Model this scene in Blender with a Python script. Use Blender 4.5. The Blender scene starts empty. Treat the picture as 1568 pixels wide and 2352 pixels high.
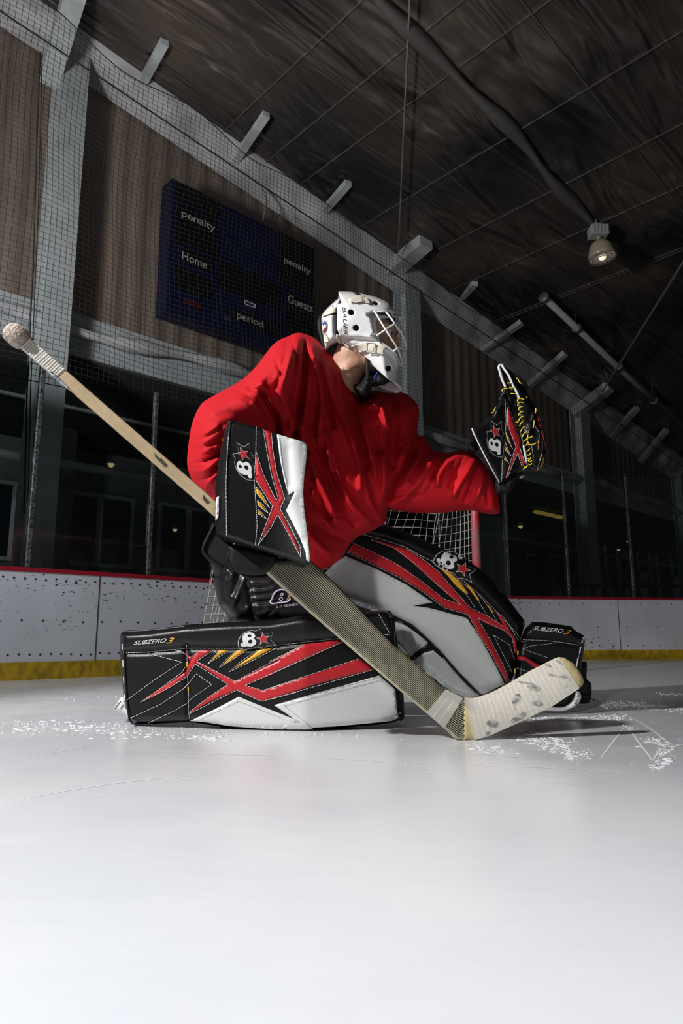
import bpy, bmesh, math, random
import numpy as np
from mathutils import Vector, Matrix
from mathutils.bvhtree import BVHTree
from mathutils.geometry import delaunay_2d_cdt
random.seed(7); np.random.seed(7)
C = bpy.context.scene.collection

# ------------------------------------------------------------ camera
F = 1568.0; PITCH = math.atan(281/F); H = 0.285
cd = bpy.data.cameras.new('camera'); cam = bpy.data.objects.new('camera', cd); C.objects.link(cam)
cam.location = (0, 0, H); cam.rotation_euler = (math.pi/2 + PITCH, 0, 0)
cd.sensor_fit = 'VERTICAL'; cd.sensor_height = 36; cd.lens = 36*F/2352; cd.clip_start = .02; cd.clip_end = 200
bpy.context.scene.camera = cam
# ------------------------------------------------------------ world, lights, exposure
w = bpy.data.worlds.new('dark_rink'); bpy.context.scene.world = w; w.use_nodes = True
w.node_tree.nodes['Background'].inputs[0].default_value = (.75, .85, 1, 1)
w.node_tree.nodes['Background'].inputs[1].default_value = .035
def area(name, loc, aim, size, power, col=(1,1,1), spread=180):
    l = bpy.data.lights.new(name, 'AREA'); l.shape = 'DISK'; l.size = size; l.energy = power; l.color = col; l.spread = math.radians(spread)
    o = bpy.data.objects.new(name, l); C.objects.link(o); o.location = loc
    o.rotation_euler = (Vector(aim)-Vector(loc)).to_track_quat('-Z', 'Y').to_euler(); return o
def spot(name, loc, aim, ang, blend, power, col=(1,1,1), rad=.05):
    l = bpy.data.lights.new(name, 'SPOT'); l.energy = power; l.color = col; l.spot_size = math.radians(ang); l.spot_blend = blend; l.shadow_soft_size = rad
    o = bpy.data.objects.new(name, l); C.objects.link(o); o.location = loc
    o.rotation_euler = (Vector(aim)-Vector(loc)).to_track_quat('-Z', 'Y').to_euler(); return o
spot('key_strobe', (-2.45, .35, 2.55), (-.05, 1.9, .55), 72, .5, 680, (1, .98, .96), .04)
spot('ice_fill', (-.3, -.5, 2.6), (.1, .72, 0), 46, 1.0, 115, (.97, .98, 1), .25)  # unseen spot added to brighten the foreground ice without the torso
spot('low_fill', (-.75, -.5, 1.0), (.56, 2.45, .36), 18, .6, 170, (1, .99, .97), .04)  # unseen narrow spot added to lift the far leg pad
area('front_fill', (.6, -.9, 2.1), (.1, 1.6, 0), 1.0, 3.5, (.95, .97, 1))  # weak unseen fill added from the camera side
area('roof_fill', (-2.9, 1.6, 1.9), (.2, 4.6, 5.4), .7, 62, (1, .94, .88), 110)  # unseen light added out of frame to brighten the ceiling lining
area('left_wall_fill', (-3.2, 1.2, 1.9), (-1.4, 5.6, 2.7), .7, 66, (.92, .96, 1), 125)  # unseen light added out of frame to brighten the left hall wall
vs = bpy.context.scene.view_settings
vs.view_transform = 'Standard'; vs.look = 'None'; vs.gamma = 1; vs.use_curve_mapping = False; vs.exposure = 0.0

# ------------------------------------------------------------ helpers
def rayd(px, py):
    a = (px-784)/F; b = (1176-py)/F; y = -b*math.sin(PITCH)+math.cos(PITCH)
    return a/y, (b*math.cos(PITCH)+math.sin(PITCH))/y
def W(px, py, Y):
    x, z = rayd(px, py); return Vector((x*Y, Y, H+z*Y))
def G(px, py, z=0):
    x, rz = rayd(px, py); t = (z-H)/rz; return Vector((x*t, t, z))
_x = rayd(2480, 1457)[0]
U = Vector((_x, 1, 0)).normalized(); N = Vector((-U.y, U.x, 0))
def UN(u, n, z): return U*u + N*n + Vector((0, 0, z))
def PL(px, py, D):
    x, z = rayd(px, py); d = Vector((x, 1, z)); return d*(D/N.dot(d)) + Vector((0, 0, H))
def uz(px, py, D):
    q = PL(px, py, D); return U.dot(q), q.z
def plane_hit(px, py, P0, nn):
    x, z = rayd(px, py); d = Vector((x, 1, z)); o = Vector((0, 0, H)); return o + d*((P0-o).dot(nn)/d.dot(nn))
def T(s, ox, oy, k):
    v = [float(t) for t in s.replace(';', ' ').replace(',', ' ').split()]
    return [(ox+v[i]/k, oy+v[i+1]/k) for i in range(0, len(v), 2)]

def mat(name, col, rough=.5, metal=0, bump=0, bscale=60, spec=.5, coat=0, noise=0, nscale=5, col2=None, sheen=0, aniso=None, em=None, es=0):
    m = bpy.data.materials.new(name); m.use_nodes = True; nt = m.node_tree; b = nt.nodes['Principled BSDF']
    b.inputs['Base Color'].default_value = (*col, 1); b.inputs['Roughness'].default_value = rough; b.inputs['Metallic'].default_value = metal
    b.inputs['Specular IOR Level'].default_value = spec; b.inputs['Coat Weight'].default_value = coat; b.inputs['Coat Roughness'].default_value = .15
    b.inputs['Sheen Weight'].default_value = sheen
    if em: b.inputs['Emission Color'].default_value = (*em, 1); b.inputs['Emission Strength'].default_value = es
    tc = nt.nodes.new('ShaderNodeTexCoord')
    mp = nt.nodes.new('ShaderNodeMapping'); nt.links.new(tc.outputs['Object'], mp.inputs[0])
    if aniso: mp.inputs['Scale'].default_value = aniso
    n = nt.nodes.new('ShaderNodeTexNoise'); n.inputs['Scale'].default_value = nscale; n.inputs['Detail'].default_value = 6; nt.links.new(mp.outputs[0], n.inputs[0])
    r = nt.nodes.new('ShaderNodeMix'); r.data_type = 'RGBA'
    c2 = col2 or tuple(c*(1-noise) for c in col)
    r.inputs[6].default_value = (*col, 1); r.inputs[7].default_value = (*c2, 1)
    mr = nt.nodes.new('ShaderNodeMapRange'); mr.inputs[1].default_value = .4; mr.inputs[2].default_value = .65; nt.links.new(n.outputs[0], mr.inputs[0])
    nt.links.new(mr.outputs[0], r.inputs[0]); nt.links.new(r.outputs[2], b.inputs['Base Color'])
    if bump:
        n2 = nt.nodes.new('ShaderNodeTexNoise'); n2.inputs['Scale'].default_value = bscale; n2.inputs['Detail'].default_value = 4; nt.links.new(mp.outputs[0], n2.inputs[0])
        bm = nt.nodes.new('ShaderNodeBump'); bm.inputs['Strength'].default_value = bump; bm.inputs['Distance'].default_value = .01
        nt.links.new(n2.outputs[0], bm.inputs['Height']); nt.links.new(bm.outputs[0], b.inputs['Normal'])
    return m

def props(o, label=None, cat=None, group=None, kind=None):
    if label: o['label'] = label
    if cat: o['category'] = cat
    if group: o['group'] = group
    if kind: o['kind'] = kind
    return o
def thing(name, loc, label, cat, group=None):
    o = bpy.data.objects.new(name, None); C.objects.link(o); o.location = loc; o.empty_display_size = .1
    return props(o, label, cat, group)
def wloc(o):
    v = Vector(o.location)
    while o.parent: o = o.parent; v += Vector(o.location)
    return v
def obj(name, vs, fs, m, parent=None, smooth=True, origin=None):
    """mesh from world-space vertices"""
    if origin is None:
        origin = wloc(parent) if parent else Vector(np.mean([list(v) for v in vs], axis=0))
    me = bpy.data.meshes.new(name); me.from_pydata([tuple(Vector(v)-origin) for v in vs], [], fs)
    for x in (m if isinstance(m, (list, tuple)) else [m]): me.materials.append(x)
    o = bpy.data.objects.new(name, me); C.objects.link(o)
    if parent: o.parent = parent; o.location = origin - wloc(parent)
    else: o.location = origin
    if smooth: me.polygons.foreach_set('use_smooth', [True]*len(me.polygons))
    me.update(); return o
def modb(o, width, seg=2, angle=35):
    b = o.modifiers.new('bevel', 'BEVEL'); b.width = width; b.segments = seg; b.limit_method = 'ANGLE'; b.angle_limit = math.radians(angle)
    return o

class MB:
    def __init__(s): s.v = []; s.f = []
    def add(s, vs, fs):
        k = len(s.v); s.v += [Vector(v) for v in vs]; s.f += [tuple(i+k for i in f) for f in fs]; return s
    def box(s, o, a, b, c):
        """corner o, edge vectors a b c"""
        o, a, b, c = map(Vector, (o, a, b, c)); p = [o, o+a, o+a+b, o+b, o+c, o+a+c, o+a+b+c, o+b+c]
        fs = [(0,3,2,1),(4,5,6,7),(0,1,5,4),(1,2,6,5),(2,3,7,6),(3,0,4,7)]
        if a.cross(b).dot(c) < 0: fs = [f[::-1] for f in fs]
        return s.add(p, fs)
    def beam(s, p, q, w, h=None, up=(0,0,1)):
        p, q = Vector(p), Vector(q); d = q-p; up = Vector(up); r = d.cross(up)
        if r.length < 1e-6: r = d.cross(Vector((1,0,0)))
        r.normalize(); t = r.cross(d).normalized(); h = h or w
        return s.box(p-r*w/2-t*h/2, d, r*w, t*h)
    def tube(s, pts, r, seg=6, closed=False, caps=True):
        pts = [Vector(p) for p in pts]; n = len(pts)
        if n < 2: return s
        rs = r if isinstance(r, (list, tuple)) else [r]*n
        prev = None; k = len(s.v); rings = []
        for i, p in enumerate(pts):
            a = pts[(i-1) % n] if (closed or i) else p; b = pts[(i+1) % n] if (closed or i < n-1) else p
            d = (b-a)
            if d.length < 1e-9: d = Vector((0,0,1))
            d.normalize()
            if prev is None: x = d.orthogonal().normalized()
            else:
                x = prev - d*prev.dot(d)
                x = x.normalized() if x.length > 1e-6 else d.orthogonal().normalized()
            prev = x; y = d.cross(x)
            s.v += [p + (x*math.cos(2*math.pi*j/seg)+y*math.sin(2*math.pi*j/seg))*rs[i] for j in range(seg)]
        m = n if closed else n-1
        for i in range(m):
            for j in range(seg):
                a = k+i*seg; b = k+((i+1) % n)*seg; j2 = (j+1) % seg
                s.f.append((a+j, a+j2, b+j2, b+j))
        if caps and not closed:
            s.f.append(tuple(k+j for j in range(seg))[::-1]); s.f.append(tuple(k+(n-1)*seg+j for j in range(seg)))
        return s
    def sph(s, c, r, seg=12, rings=8, sc=(1,1,1), M=None):
        c = Vector(c); k = len(s.v); M = M or Matrix.Identity(3)
        for i in range(rings+1):
            t = math.pi*i/rings
            for j in range(seg):
                a = 2*math.pi*j/seg
                s.v.append(c + M @ Vector((r*sc[0]*math.sin(t)*math.cos(a), r*sc[1]*math.sin(t)*math.sin(a), r*sc[2]*math.cos(t))))
        for i in range(rings):
            for j in range(seg):
                s.f.append((k+i*seg+j, k+(i+1)*seg+j, k+(i+1)*seg+(j+1) % seg, k+i*seg+(j+1) % seg))
        return s
    def lathe(s, prof, c, seg=20, M=None):
        """prof (r,z) list"""
        c = Vector(c); k = len(s.v); M = M or Matrix.Identity(3)
        for r, z in prof:
            for j in range(seg):
                a = 2*math.pi*j/seg; s.v.append(c + M @ Vector((r*math.cos(a), r*math.sin(a), z)))
        for i in range(len(prof)-1):
            for j in range(seg):
                s.f.append((k+i*seg+j, k+i*seg+(j+1) % seg, k+(i+1)*seg+(j+1) % seg, k+(i+1)*seg+j))
        return s
    def build(s, name, m, parent=None, smooth=False, origin=None):
        return obj(name, s.v, s.f, m, parent, smooth, origin)

# ---- 2D tools
def catmull(p, closed=True, k=6):
    p = [Vector(q) for q in p]; n = len(p); out = []
    rng = range(n) if closed else range(n-1)
    for i in rng:
        a, b, c, d = (p[(i-1) % n], p[i], p[(i+1) % n], p[(i+2) % n]) if closed else (p[max(i-1,0)], p[i], p[i+1], p[min(i+2,n-1)])
        for j in range(k):
            t = j/k; out.append(.5*((2*b)+(c-a)*t+(2*a-5*b+4*c-d)*t*t+(3*b-a-3*c+d)*t**3))
    if not closed: out.append(p[-1])
    return [tuple(q) for q in out]
def dens(p, step, closed=True):
    out = []; n = len(p)
    for i in range(n if closed else n-1):
        a = p[i]; b = p[(i+1) % n]; L = math.dist(a, b); k = max(1, int(math.ceil(L/step)))
        for j in range(k): out.append(tuple(a[t]+(b[t]-a[t])*j/k for t in range(len(a))))
    if not closed: out.append(tuple(p[-1]))
    return out
def inpoly(P, poly):
    P = np.asarray(P, float); poly = np.asarray(poly, float); x, y = P[:,0], P[:,1]; r = np.zeros(len(P), bool)
    j = len(poly)-1
    for i in range(len(poly)):
        xi, yi = poly[i]; xj, yj = poly[j]
        if yi != yj:
            c = ((yi > y) != (yj > y)) & (x < (xj-xi)*(y-yi)/(yj-yi)+xi); r ^= c
        j = i
    return r
def segdist(P, line, closed=True):
    P = np.asarray(P, float); L = np.asarray(line, float); D = np.full(len(P), 1e9); n = len(L)
    for i in range(n if closed else n-1):
        a = L[i]; b = L[(i+1) % n]; d = b-a; l2 = max(d@d, 1e-12)
        t = np.clip(((P-a)@d)/l2, 0, 1); q = P-(a+t[:,None]*d); D = np.minimum(D, np.hypot(q[:,0], q[:,1]))
    return D
def tri2d(poly, step, holes=()):
    b = dens(poly, step); pts = list(b); edges = [(i, (i+1) % len(b)) for i in range(len(b))]
    for h in holes:
        hb = dens(h, step); k = len(pts); pts += hb; edges += [(k+i, k+(i+1) % len(hb)) for i in range(len(hb))]
    A = np.array(b); x0, y0 = A.min(0); x1, y1 = A.max(0); g = []
    hh = step*.866; r = 0; y = y0
    while y < y1:
        x = x0+(step/2 if r % 2 else 0)
        while x < x1: g.append((x, y)); x += step
        y += hh; r += 1
    if g:
        g = np.array(g); ok = inpoly(g, b)
        for h in holes: ok &= ~inpoly(g, h)
        g = g[ok]
        if len(g):
            d = segdist(g, b)
            for h in holes: d = np.minimum(d, segdist(g, h))
            g = g[d > step*.45]; pts += [tuple(q) for q in g]
    vs, es, fs, *_ = delaunay_2d_cdt([Vector(p) for p in pts], edges, [], 0, 1e-5)
    V = np.array([tuple(v) for v in vs]); Fc = np.array([tuple(f) for f in fs])
    cen = V[Fc].mean(1); ok = inpoly(cen, b)
    for h in holes: ok &= ~inpoly(cen, h)
    Fc = Fc[ok]
    used = np.unique(Fc); re = -np.ones(len(V), int); re[used] = np.arange(len(used))
    V = V[used]; Fc = re[Fc]
    a = V[Fc]; cr = (a[:,1,0]-a[:,0,0])*(a[:,2,1]-a[:,0,1])-(a[:,1,1]-a[:,0,1])*(a[:,2,0]-a[:,0,0])
    Fc[cr > 0] = Fc[cr > 0][:, ::-1]      # px y is down: faces turned to the viewer side
    return V, [tuple(int(i) for i in f) for f in Fc]
def bedges(fs):
    e = {}
    for f in fs:
        for i in range(3):
            a, b = f[i], f[(i+1) % 3]; e[(a, b)] = 1
    return [(a, b) for (a, b) in e if (b, a) not in e]
def solid(name, poly, Yf, thick, R, m, parent=None, step=7, relief=None, holes=(), back=None, sm=True, k=4, edge=.0, bulge=None):
    """closed solid with the outline poly: centre surface at depth Yf(x,y), half thickness `thick` rounded over R px from the outline.
    relief(P)->metres towards the viewer for the front sheet"""
    if sm: poly = catmull(poly, True, k)
    V, Fc = tri2d(poly, step, holes)
    d = segdist(V, poly)
    for h in holes: d = np.minimum(d, segdist(V, h))
    q = np.clip(1-d/R, 0, 1); t = thick*np.sqrt(np.clip(1-q*q, 0, 1))
    t = edge + (1-edge/thick)*t if edge else t
    Y = np.array([Yf(x, y) for x, y in V])
    fr = Y - t
    if relief is not None: fr = fr - relief(V)*np.clip(d/(R*.35), 0, 1)
    bk = Y + (t if back is None else t/thick*back)
    n = len(V)
    vs = [W(V[i,0], V[i,1], float(fr[i])) for i in range(n)] + [W(V[i,0], V[i,1], float(max(bk[i], fr[i]+.001))) for i in range(n)]
    fs = list(Fc) + [(c+n, b+n, a+n) for a, b, c in Fc]
    for a, b in bedges(Fc): fs.append((b, a, a+n, b+n))
    return obj(name, vs, fs, m, parent)
def bvh(o):
    M = wloc(o); return BVHTree.FromPolygons([v.co+M for v in o.data.vertices], [tuple(p.vertices) for p in o.data.polygons])
def proj(B, x, y, off=0, fallback=None):
    o = Vector((0,0,H)); rx, rz = rayd(x, y); d = Vector((rx, 1, rz)).normalized()
    h = B.ray_cast(o, d) if not isinstance(B, list) else None
    if isinstance(B, list):
        hs = [b.ray_cast(o, d) for b in B]; hs = [q for q in hs if q[0] is not None]
        h = min(hs, key=lambda q: q[3]) if hs else (None,)*4
    if h[0] is None: return None
    n = h[1]; c = abs(n.dot(d)); return h[0] - d*(off/max(c, .22))
def top_proj(B, x, y, off, r):
    o = Vector((0,0,H)); p = proj(B, x, y, off)
    if p is None: return None
    y0 = p.y; best = y0
    for dx, dy in ((r,0),(-r,0),(0,r),(0,-r)):
        q = proj(B, x+dx, y+dy, off)
        if q is not None and best > q.y > y0-.03: best = q.y
    return o+(p-o)*(best/y0)
def decal(name, B, poly, m, parent, off=.0015, step=8, sm=False, holes=(), thick=.0015, k=4):
    """an applique panel lying on the surface B"""
    if sm: poly = catmull(poly, True, k)
    V, Fc = tri2d(poly, step, holes); P = [top_proj(B, x, y, off, step*.45) for x, y in V]
    ys = [p.y for p in P if p is not None]
    if not ys: return None
    known = [(V[i], P[i]) for i in range(len(P)) if P[i] is not None]; KV = np.array([q[0] for q in known])
    for i in range(len(P)):
        if P[i] is None:
            j = int(np.argmin(((KV-V[i])**2).sum(1))); P[i] = W(V[i][0], V[i][1], known[j][1].y)
    n = len(V); o = Vector((0,0,H))
    bk = [p + (p-o).normalized()*(thick+off) for p in P]
    fs = list(Fc) + [(c+n, b+n, a+n) for a, b, c in Fc]
    for a, b in bedges(Fc): fs.append((b, a, a+n, b+n))
    if isinstance(parent, MB): parent.add(P+bk, fs); return None
    return obj(name, P+bk, fs, m, parent)
def stitch(mb, B, line, r=.0009, off=.003, on=5, gap=2.2, sm=False, closed=False, dash=True):
    if sm: line = catmull(line, closed, 5)
    elif closed: line = list(line)+[line[0]]
    L = dens(line, 1.0, False)
    run = on+gap; i = 0
    if not dash:
        pts = [proj(B, x, y, off) for x, y in L[::4]+[L[-1]]]; pts = [p for p in pts if p]
        cur = []
        for p in pts:
            if cur and (p-cur[-1]).length > .08: mb.tube(cur, r, 5); cur = []
            cur.append(p)
        if len(cur) > 1: mb.tube(cur, r, 5)
        return
    while i < len(L)-1:
        a = L[int(i)]; b = L[min(int(i+on), len(L)-1)]
        p, q = proj(B, *a, off), proj(B, *b, off)
        if p and q and (p-q).length < .05: mb.tube([p, q], r, 4)
        i += run
def text2d(s, font_shear=0, bold=0):
    cu = bpy.data.curves.new('lettering', 'FONT'); cu.body = s; cu.shear = font_shear; cu.offset = bold
    o = bpy.data.objects.new('lettering', cu); C.objects.link(o); dg = bpy.context.evaluated_depsgraph_get(); dg.update()
    me = bpy.data.meshes.new_from_object(o.evaluated_get(dg))
    V = np.array([v.co[:2] for v in me.vertices]); Fc = [tuple(p.vertices) for p in me.polygons]
    bpy.data.objects.remove(o); bpy.data.curves.remove(cu); bpy.data.meshes.remove(me)
    V = (V-V.min(0))/(V.max(0)-V.min(0)); return V, Fc
def text_on(name, s, fn, m, parent, shear=0, bold=0, mb=None):
    """fn maps (u right, v up) in 0..1 to a world point"""
    V, Fc = text2d(s, shear, bold); P = [fn(u, v) for u, v in V]
    if mb is not None: mb.add(P, Fc); return
    return obj(name, P, Fc, m, parent, False)
def quad_fn(tl, tr, br, bl, B, off=.003, depth=None):
    def fn(u, v):
        t = ((1-u)*tl[0]+u*tr[0], (1-u)*tl[1]+u*tr[1]); b = ((1-u)*bl[0]+u*br[0], (1-u)*bl[1]+u*br[1])
        x = b[0]+(t[0]-b[0])*v; y = b[1]+(t[1]-b[1])*v
        p = proj(B, x, y, off); return p if p is not None else W(x, y, depth or 2.0)
    return fn
# ============================================================ SETTING
M = {}
def ice_mat():
    m = bpy.data.materials.new('ice'); m.use_nodes = True; nt = m.node_tree; b = nt.nodes['Principled BSDF']; L = nt.links
    tc = nt.nodes.new('ShaderNodeTexCoord')
    def noise(sc, scale=(1,1,1), rot=0, det=5):
        mp = nt.nodes.new('ShaderNodeMapping'); mp.inputs['Scale'].default_value = scale; mp.inputs['Rotation'].default_value = (0,0,rot)
        L.new(tc.outputs['Object'], mp.inputs[0]); n = nt.nodes.new('ShaderNodeTexNoise'); n.inputs['Scale'].default_value = sc; n.inputs['Detail'].default_value = det
        L.new(mp.outputs[0], n.inputs[0]); return n.outputs[0]
    big = noise(.9); col = nt.nodes.new('ShaderNodeValToRGB'); L.new(big, col.inputs[0])
    col.color_ramp.elements[0].position = .35; col.color_ramp.elements[0].color = (.66,.69,.74,1)
    col.color_ramp.elements[1].position = .65; col.color_ramp.elements[1].color = (.80,.81,.83,1)
    # scratches: thin iso-lines of stretched noise in two directions
    def lines(sc, scale, rot, w):
        n = noise(sc, scale, rot, 2); a = nt.nodes.new('ShaderNodeMath'); a.operation = 'SUBTRACT'; L.new(n, a.inputs[0]); a.inputs[1].default_value = .5
        c = nt.nodes.new('ShaderNodeMath'); c.operation = 'ABSOLUTE'; L.new(a.outputs[0], c.inputs[0])
        d = nt.nodes.new('ShaderNodeMapRange'); L.new(c.outputs[0], d.inputs[0]); d.inputs[1].default_value = 0; d.inputs[2].default_value = w; d.inputs[3].default_value = 1; d.inputs[4].default_value = 0
        return d.outputs[0]
    L.new(col.outputs[0], b.inputs['Base Color'])
    rr = nt.nodes.new('ShaderNodeMapRange'); L.new(noise(7), rr.inputs[0]); rr.inputs[3].default_value = .12; rr.inputs[4].default_value = .34
    L.new(rr.outputs[0], b.inputs['Roughness'])
    b.inputs['IOR'].default_value = 1.31; b.inputs['Coat Weight'].default_value = .35; b.inputs['Coat Roughness'].default_value = .24
    bp = nt.nodes.new('ShaderNodeBump'); bp.inputs['Strength'].default_value = .12; bp.inputs['Distance'].default_value = .006
    L.new(noise(14,(1,2,1)), bp.inputs['Height'])
    L.new(bp.outputs[0], b.inputs['Normal']); return m
M['ice'] = ice_mat()
M['snow'] = mat('snow', (.9,.92,.95), .7, bump=.4, bscale=300)
M['kick'] = mat('yellow_kick_plate', (.52,.33,.01), .45, noise=.45, nscale=25, aniso=(1,1,.6))
M['cap'] = mat('dark_red_cap', (.30,.008,.02), .35)
M['bolt'] = mat('bolt_dark', (.03,.03,.03), .5)
M['steel'] = mat('worn_steel', (.30,.30,.31), .35, metal=.8, noise=.85, nscale=50, bump=.3)
M['beige'] = mat('beige_wall_panel', (.20,.155,.125), .8, noise=.2, nscale=2)
M['paintwhite'] = mat('grey_painted_steel', (.42,.45,.46), .55, noise=.15, nscale=8)
M['drape'] = mat('white_insulation', (.50,.50,.52), .55, bump=.9, bscale=3, noise=.35, nscale=3, aniso=(.5,.5,2))
M['netb'] = mat('black_netting', (.012,.012,.012), .8)
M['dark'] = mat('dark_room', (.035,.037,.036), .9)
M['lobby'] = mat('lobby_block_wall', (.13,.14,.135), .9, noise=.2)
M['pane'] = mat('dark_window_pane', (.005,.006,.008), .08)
M['blue'] = mat('scoreboard_blue', (.0012,.0035,.026), .45, noise=.15)
M['black'] = mat('display_black', (.004,.004,.005), .3, bump=.5, bscale=70)
M['letter'] = mat('grey_lettering', (.40,.40,.38), .5)
M['lred'] = mat('faded_red_lettering', (.25,.02,.03), .5)
M['wire'] = mat('grey_cable', (.22,.21,.20), .5, metal=.4)
M['redpost'] = mat('red_goal_pipe', (.50,.01,.02), .3, noise=.0, col2=(.2,.17,.16), nscale=6)
M['twine'] = mat('white_twine', (.36,.34,.30), .85)
M['railred'] = mat('dark_red_rail', (.10,.006,.01), .5)

def board_mat():
    m = mat('scuffed_white_board', (.60,.61,.65), .38, noise=.12, nscale=2); nt = m.node_tree; L = nt.links; b = nt.nodes['Principled BSDF']
    src = b.inputs['Base Color'].links[0].from_socket; tc = nt.nodes.new('ShaderNodeTexCoord')
    def nz(sc, scale, lo, hi, det=3):
        mp = nt.nodes.new('ShaderNodeMapping'); mp.inputs['Scale'].default_value = scale; L.new(tc.outputs['Object'], mp.inputs[0])
        n = nt.nodes.new('ShaderNodeTexNoise'); n.inputs['Scale'].default_value = sc; n.inputs['Detail'].default_value = det; L.new(mp.outputs[0], n.inputs[0])
        r = nt.nodes.new('ShaderNodeMapRange'); r.inputs[1].default_value = lo; r.inputs[2].default_value = hi; L.new(n.outputs[0], r.inputs[0]); return r.outputs[0]
    a = nz(28, (1,1,3), .63, .66); c = nz(1.1, (1,1,2), .46, .58)
    mu = nt.nodes.new('ShaderNodeMath'); mu.operation = 'MULTIPLY'; L.new(a, mu.inputs[0]); L.new(c, mu.inputs[1])
    mx = nt.nodes.new('ShaderNodeMix'); mx.data_type = 'RGBA'; L.new(src, mx.inputs[6]); mx.inputs[7].default_value = (.03,.035,.05,1); L.new(mu.outputs[0], mx.inputs[0])
    L.new(mx.outputs[2], b.inputs['Base Color']); return m
M['board'] = board_mat()

def glass_mat():
    m = bpy.data.materials.new('clear_rink_glass'); m.use_nodes = True; nt = m.node_tree; nt.nodes.clear()
    o = nt.nodes.new('ShaderNodeOutputMaterial'); t = nt.nodes.new('ShaderNodeBsdfTransparent'); g = nt.nodes.new('ShaderNodeBsdfGlossy'); g.inputs['Roughness'].default_value = .06
    t.inputs[0].default_value = (.86,.89,.88,1)
    mx = nt.nodes.new('ShaderNodeMixShader'); fr = nt.nodes.new('ShaderNodeFresnel'); fr.inputs[0].default_value = 1.45
    nt.links.new(fr.outputs[0], mx.inputs[0]); nt.links.new(t.outputs[0], mx.inputs[1]); nt.links.new(g.outputs[0], mx.inputs[2]); nt.links.new(mx.outputs[0], o.inputs[0]); return m
M['glass'] = glass_mat()

def foil_mat():
    m = bpy.data.materials.new('dark_foil_ceiling'); m.use_nodes = True; nt = m.node_tree; b = nt.nodes['Principled BSDF']; L = nt.links
    b.inputs['Metallic'].default_value = .7; b.inputs['Roughness'].default_value = .30
    at = nt.nodes.new('ShaderNodeTexCoord'); mp = nt.nodes.new('ShaderNodeMapping'); L.new(at.outputs['UV'], mp.inputs[0])
    def nz(sc, s, det=4, dist=0.):
        q = nt.nodes.new('ShaderNodeMapping'); q.inputs['Scale'].default_value = s; L.new(at.outputs['UV'], q.inputs[0])
        n = nt.nodes.new('ShaderNodeTexNoise'); n.inputs['Scale'].default_value = sc; n.inputs['Detail'].default_value = det; n.inputs['Distortion'].default_value = dist; L.new(q.outputs[0], n.inputs[0]); return n.outputs[0]
    a = nz(1.3, (.45,2.0,1), 2.2, 1.0); c = nz(.5, (1,1,1), 2)
    r = nt.nodes.new('ShaderNodeValToRGB'); L.new(c, r.inputs[0]); r.color_ramp.elements[0].color = (.05,.05,.06,1); r.color_ramp.elements[1].color = (.20,.165,.14,1)
    r.color_ramp.elements[0].position = .38; r.color_ramp.elements[1].position = .62
    L.new(r.outputs[0], b.inputs['Base Color'])
    bp = nt.nodes.new('ShaderNodeBump'); bp.inputs['Strength'].default_value = 1; bp.inputs['Distance'].default_value = .35; L.new(a, bp.inputs['Height']); L.new(bp.outputs[0], b.inputs['Normal'])
    return m
M['foil'] = foil_mat()

# ---- ice floor
obj('floor', [(-14,-6,0),(24,-6,0),(24,20,0),(-14,20,0)], [(0,1,2,3)], M['ice'], smooth=False, origin=Vector((0,0,0)))['kind'] = 'structure'

# ---- dasher boards along the straight and round the corner
BD = 4.62; BT = .685; KT = .11
path = [UN(s, BD, 0) for s in np.arange(-6, 5.6, .4)] + [Vector((1.12,7.38,0)), Vector((1.55,7.68,0)), Vector((2.05,7.86,0)), Vector((2.8,7.98,0)), Vector((3.9,8.14,0)), Vector((5.2,8.33,0)), Vector((7.5,8.7,0)), Vector((11,9.3,0))]
path = [Vector((q[0], q[1], 0)) for q in catmull([tuple(p) for p in path], False, 3)]
plen = [0]
for i in range(1, len(path)): plen.append(plen[-1]+(path[i]-path[i-1]).length)
def pnorm(i):
    d = (path[min(i+1, len(path)-1)]-path[max(i-1,0)]).normalized(); return Vector((-d.y, d.x, 0))
def ribbon(name, o0, o1, z0, z1, m, parent=None, extra=None):
    mb = MB(); n = len(path)
    for i, p in enumerate(path):
        nn = pnorm(i); mb.v += [p+nn*o0+Vector((0,0,z0)), p+nn*o0+Vector((0,0,z1)), p+nn*o1+Vector((0,0,z1)), p+nn*o1+Vector((0,0,z0))]
    for i in range(n-1):
        for j in range(4):
            a = i*4+j; b = i*4+(j+1) % 4; mb.f.append((a, b, b+4, a+4))
    return mb.build(name, m, parent, False, origin=None if parent else Vector((0,0,0)))
bo = thing('dasher_boards', path[20], 'scuffed white rink boards with yellow kick plate and dark red cap rail behind the goalie', 'rink boards')
def at_px(px, prow=1400):
    """board path index position whose base projects at column px"""
    best = None
    for i in range(len(path)-1):
        for k in range(8):
            q = path[i].lerp(path[i+1], k/8)
            if q.y < .5: continue
            dd = q.y*math.cos(PITCH)+(0.4-H)*math.sin(PITCH); x = 784+F*q.x/dd
            if best is None or abs(x-px) < best[0]: best = (abs(x-px), q, pnorm(i))
    return best[1], best[2]
ribbon('board_face', 0, .06, KT, BT, M['board'], bo)
ribbon('kick_plate', -.008, .06, 0, KT, M['kick'], bo)
ribbon('cap_rail', -.01, .09, BT, BT+.028, M['cap'], bo)
for px in (222, 1425, 720):
    p, nn = at_px(px); t = nn.cross(Vector((0,0,1)))
    MB().box(p-nn*.003-t*.003+Vector((0,0,KT)), t*.006, nn*.006, (0,0,BT-KT)).build('panel_seam', M['bolt'], bo)
bm_ = MB()
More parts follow.
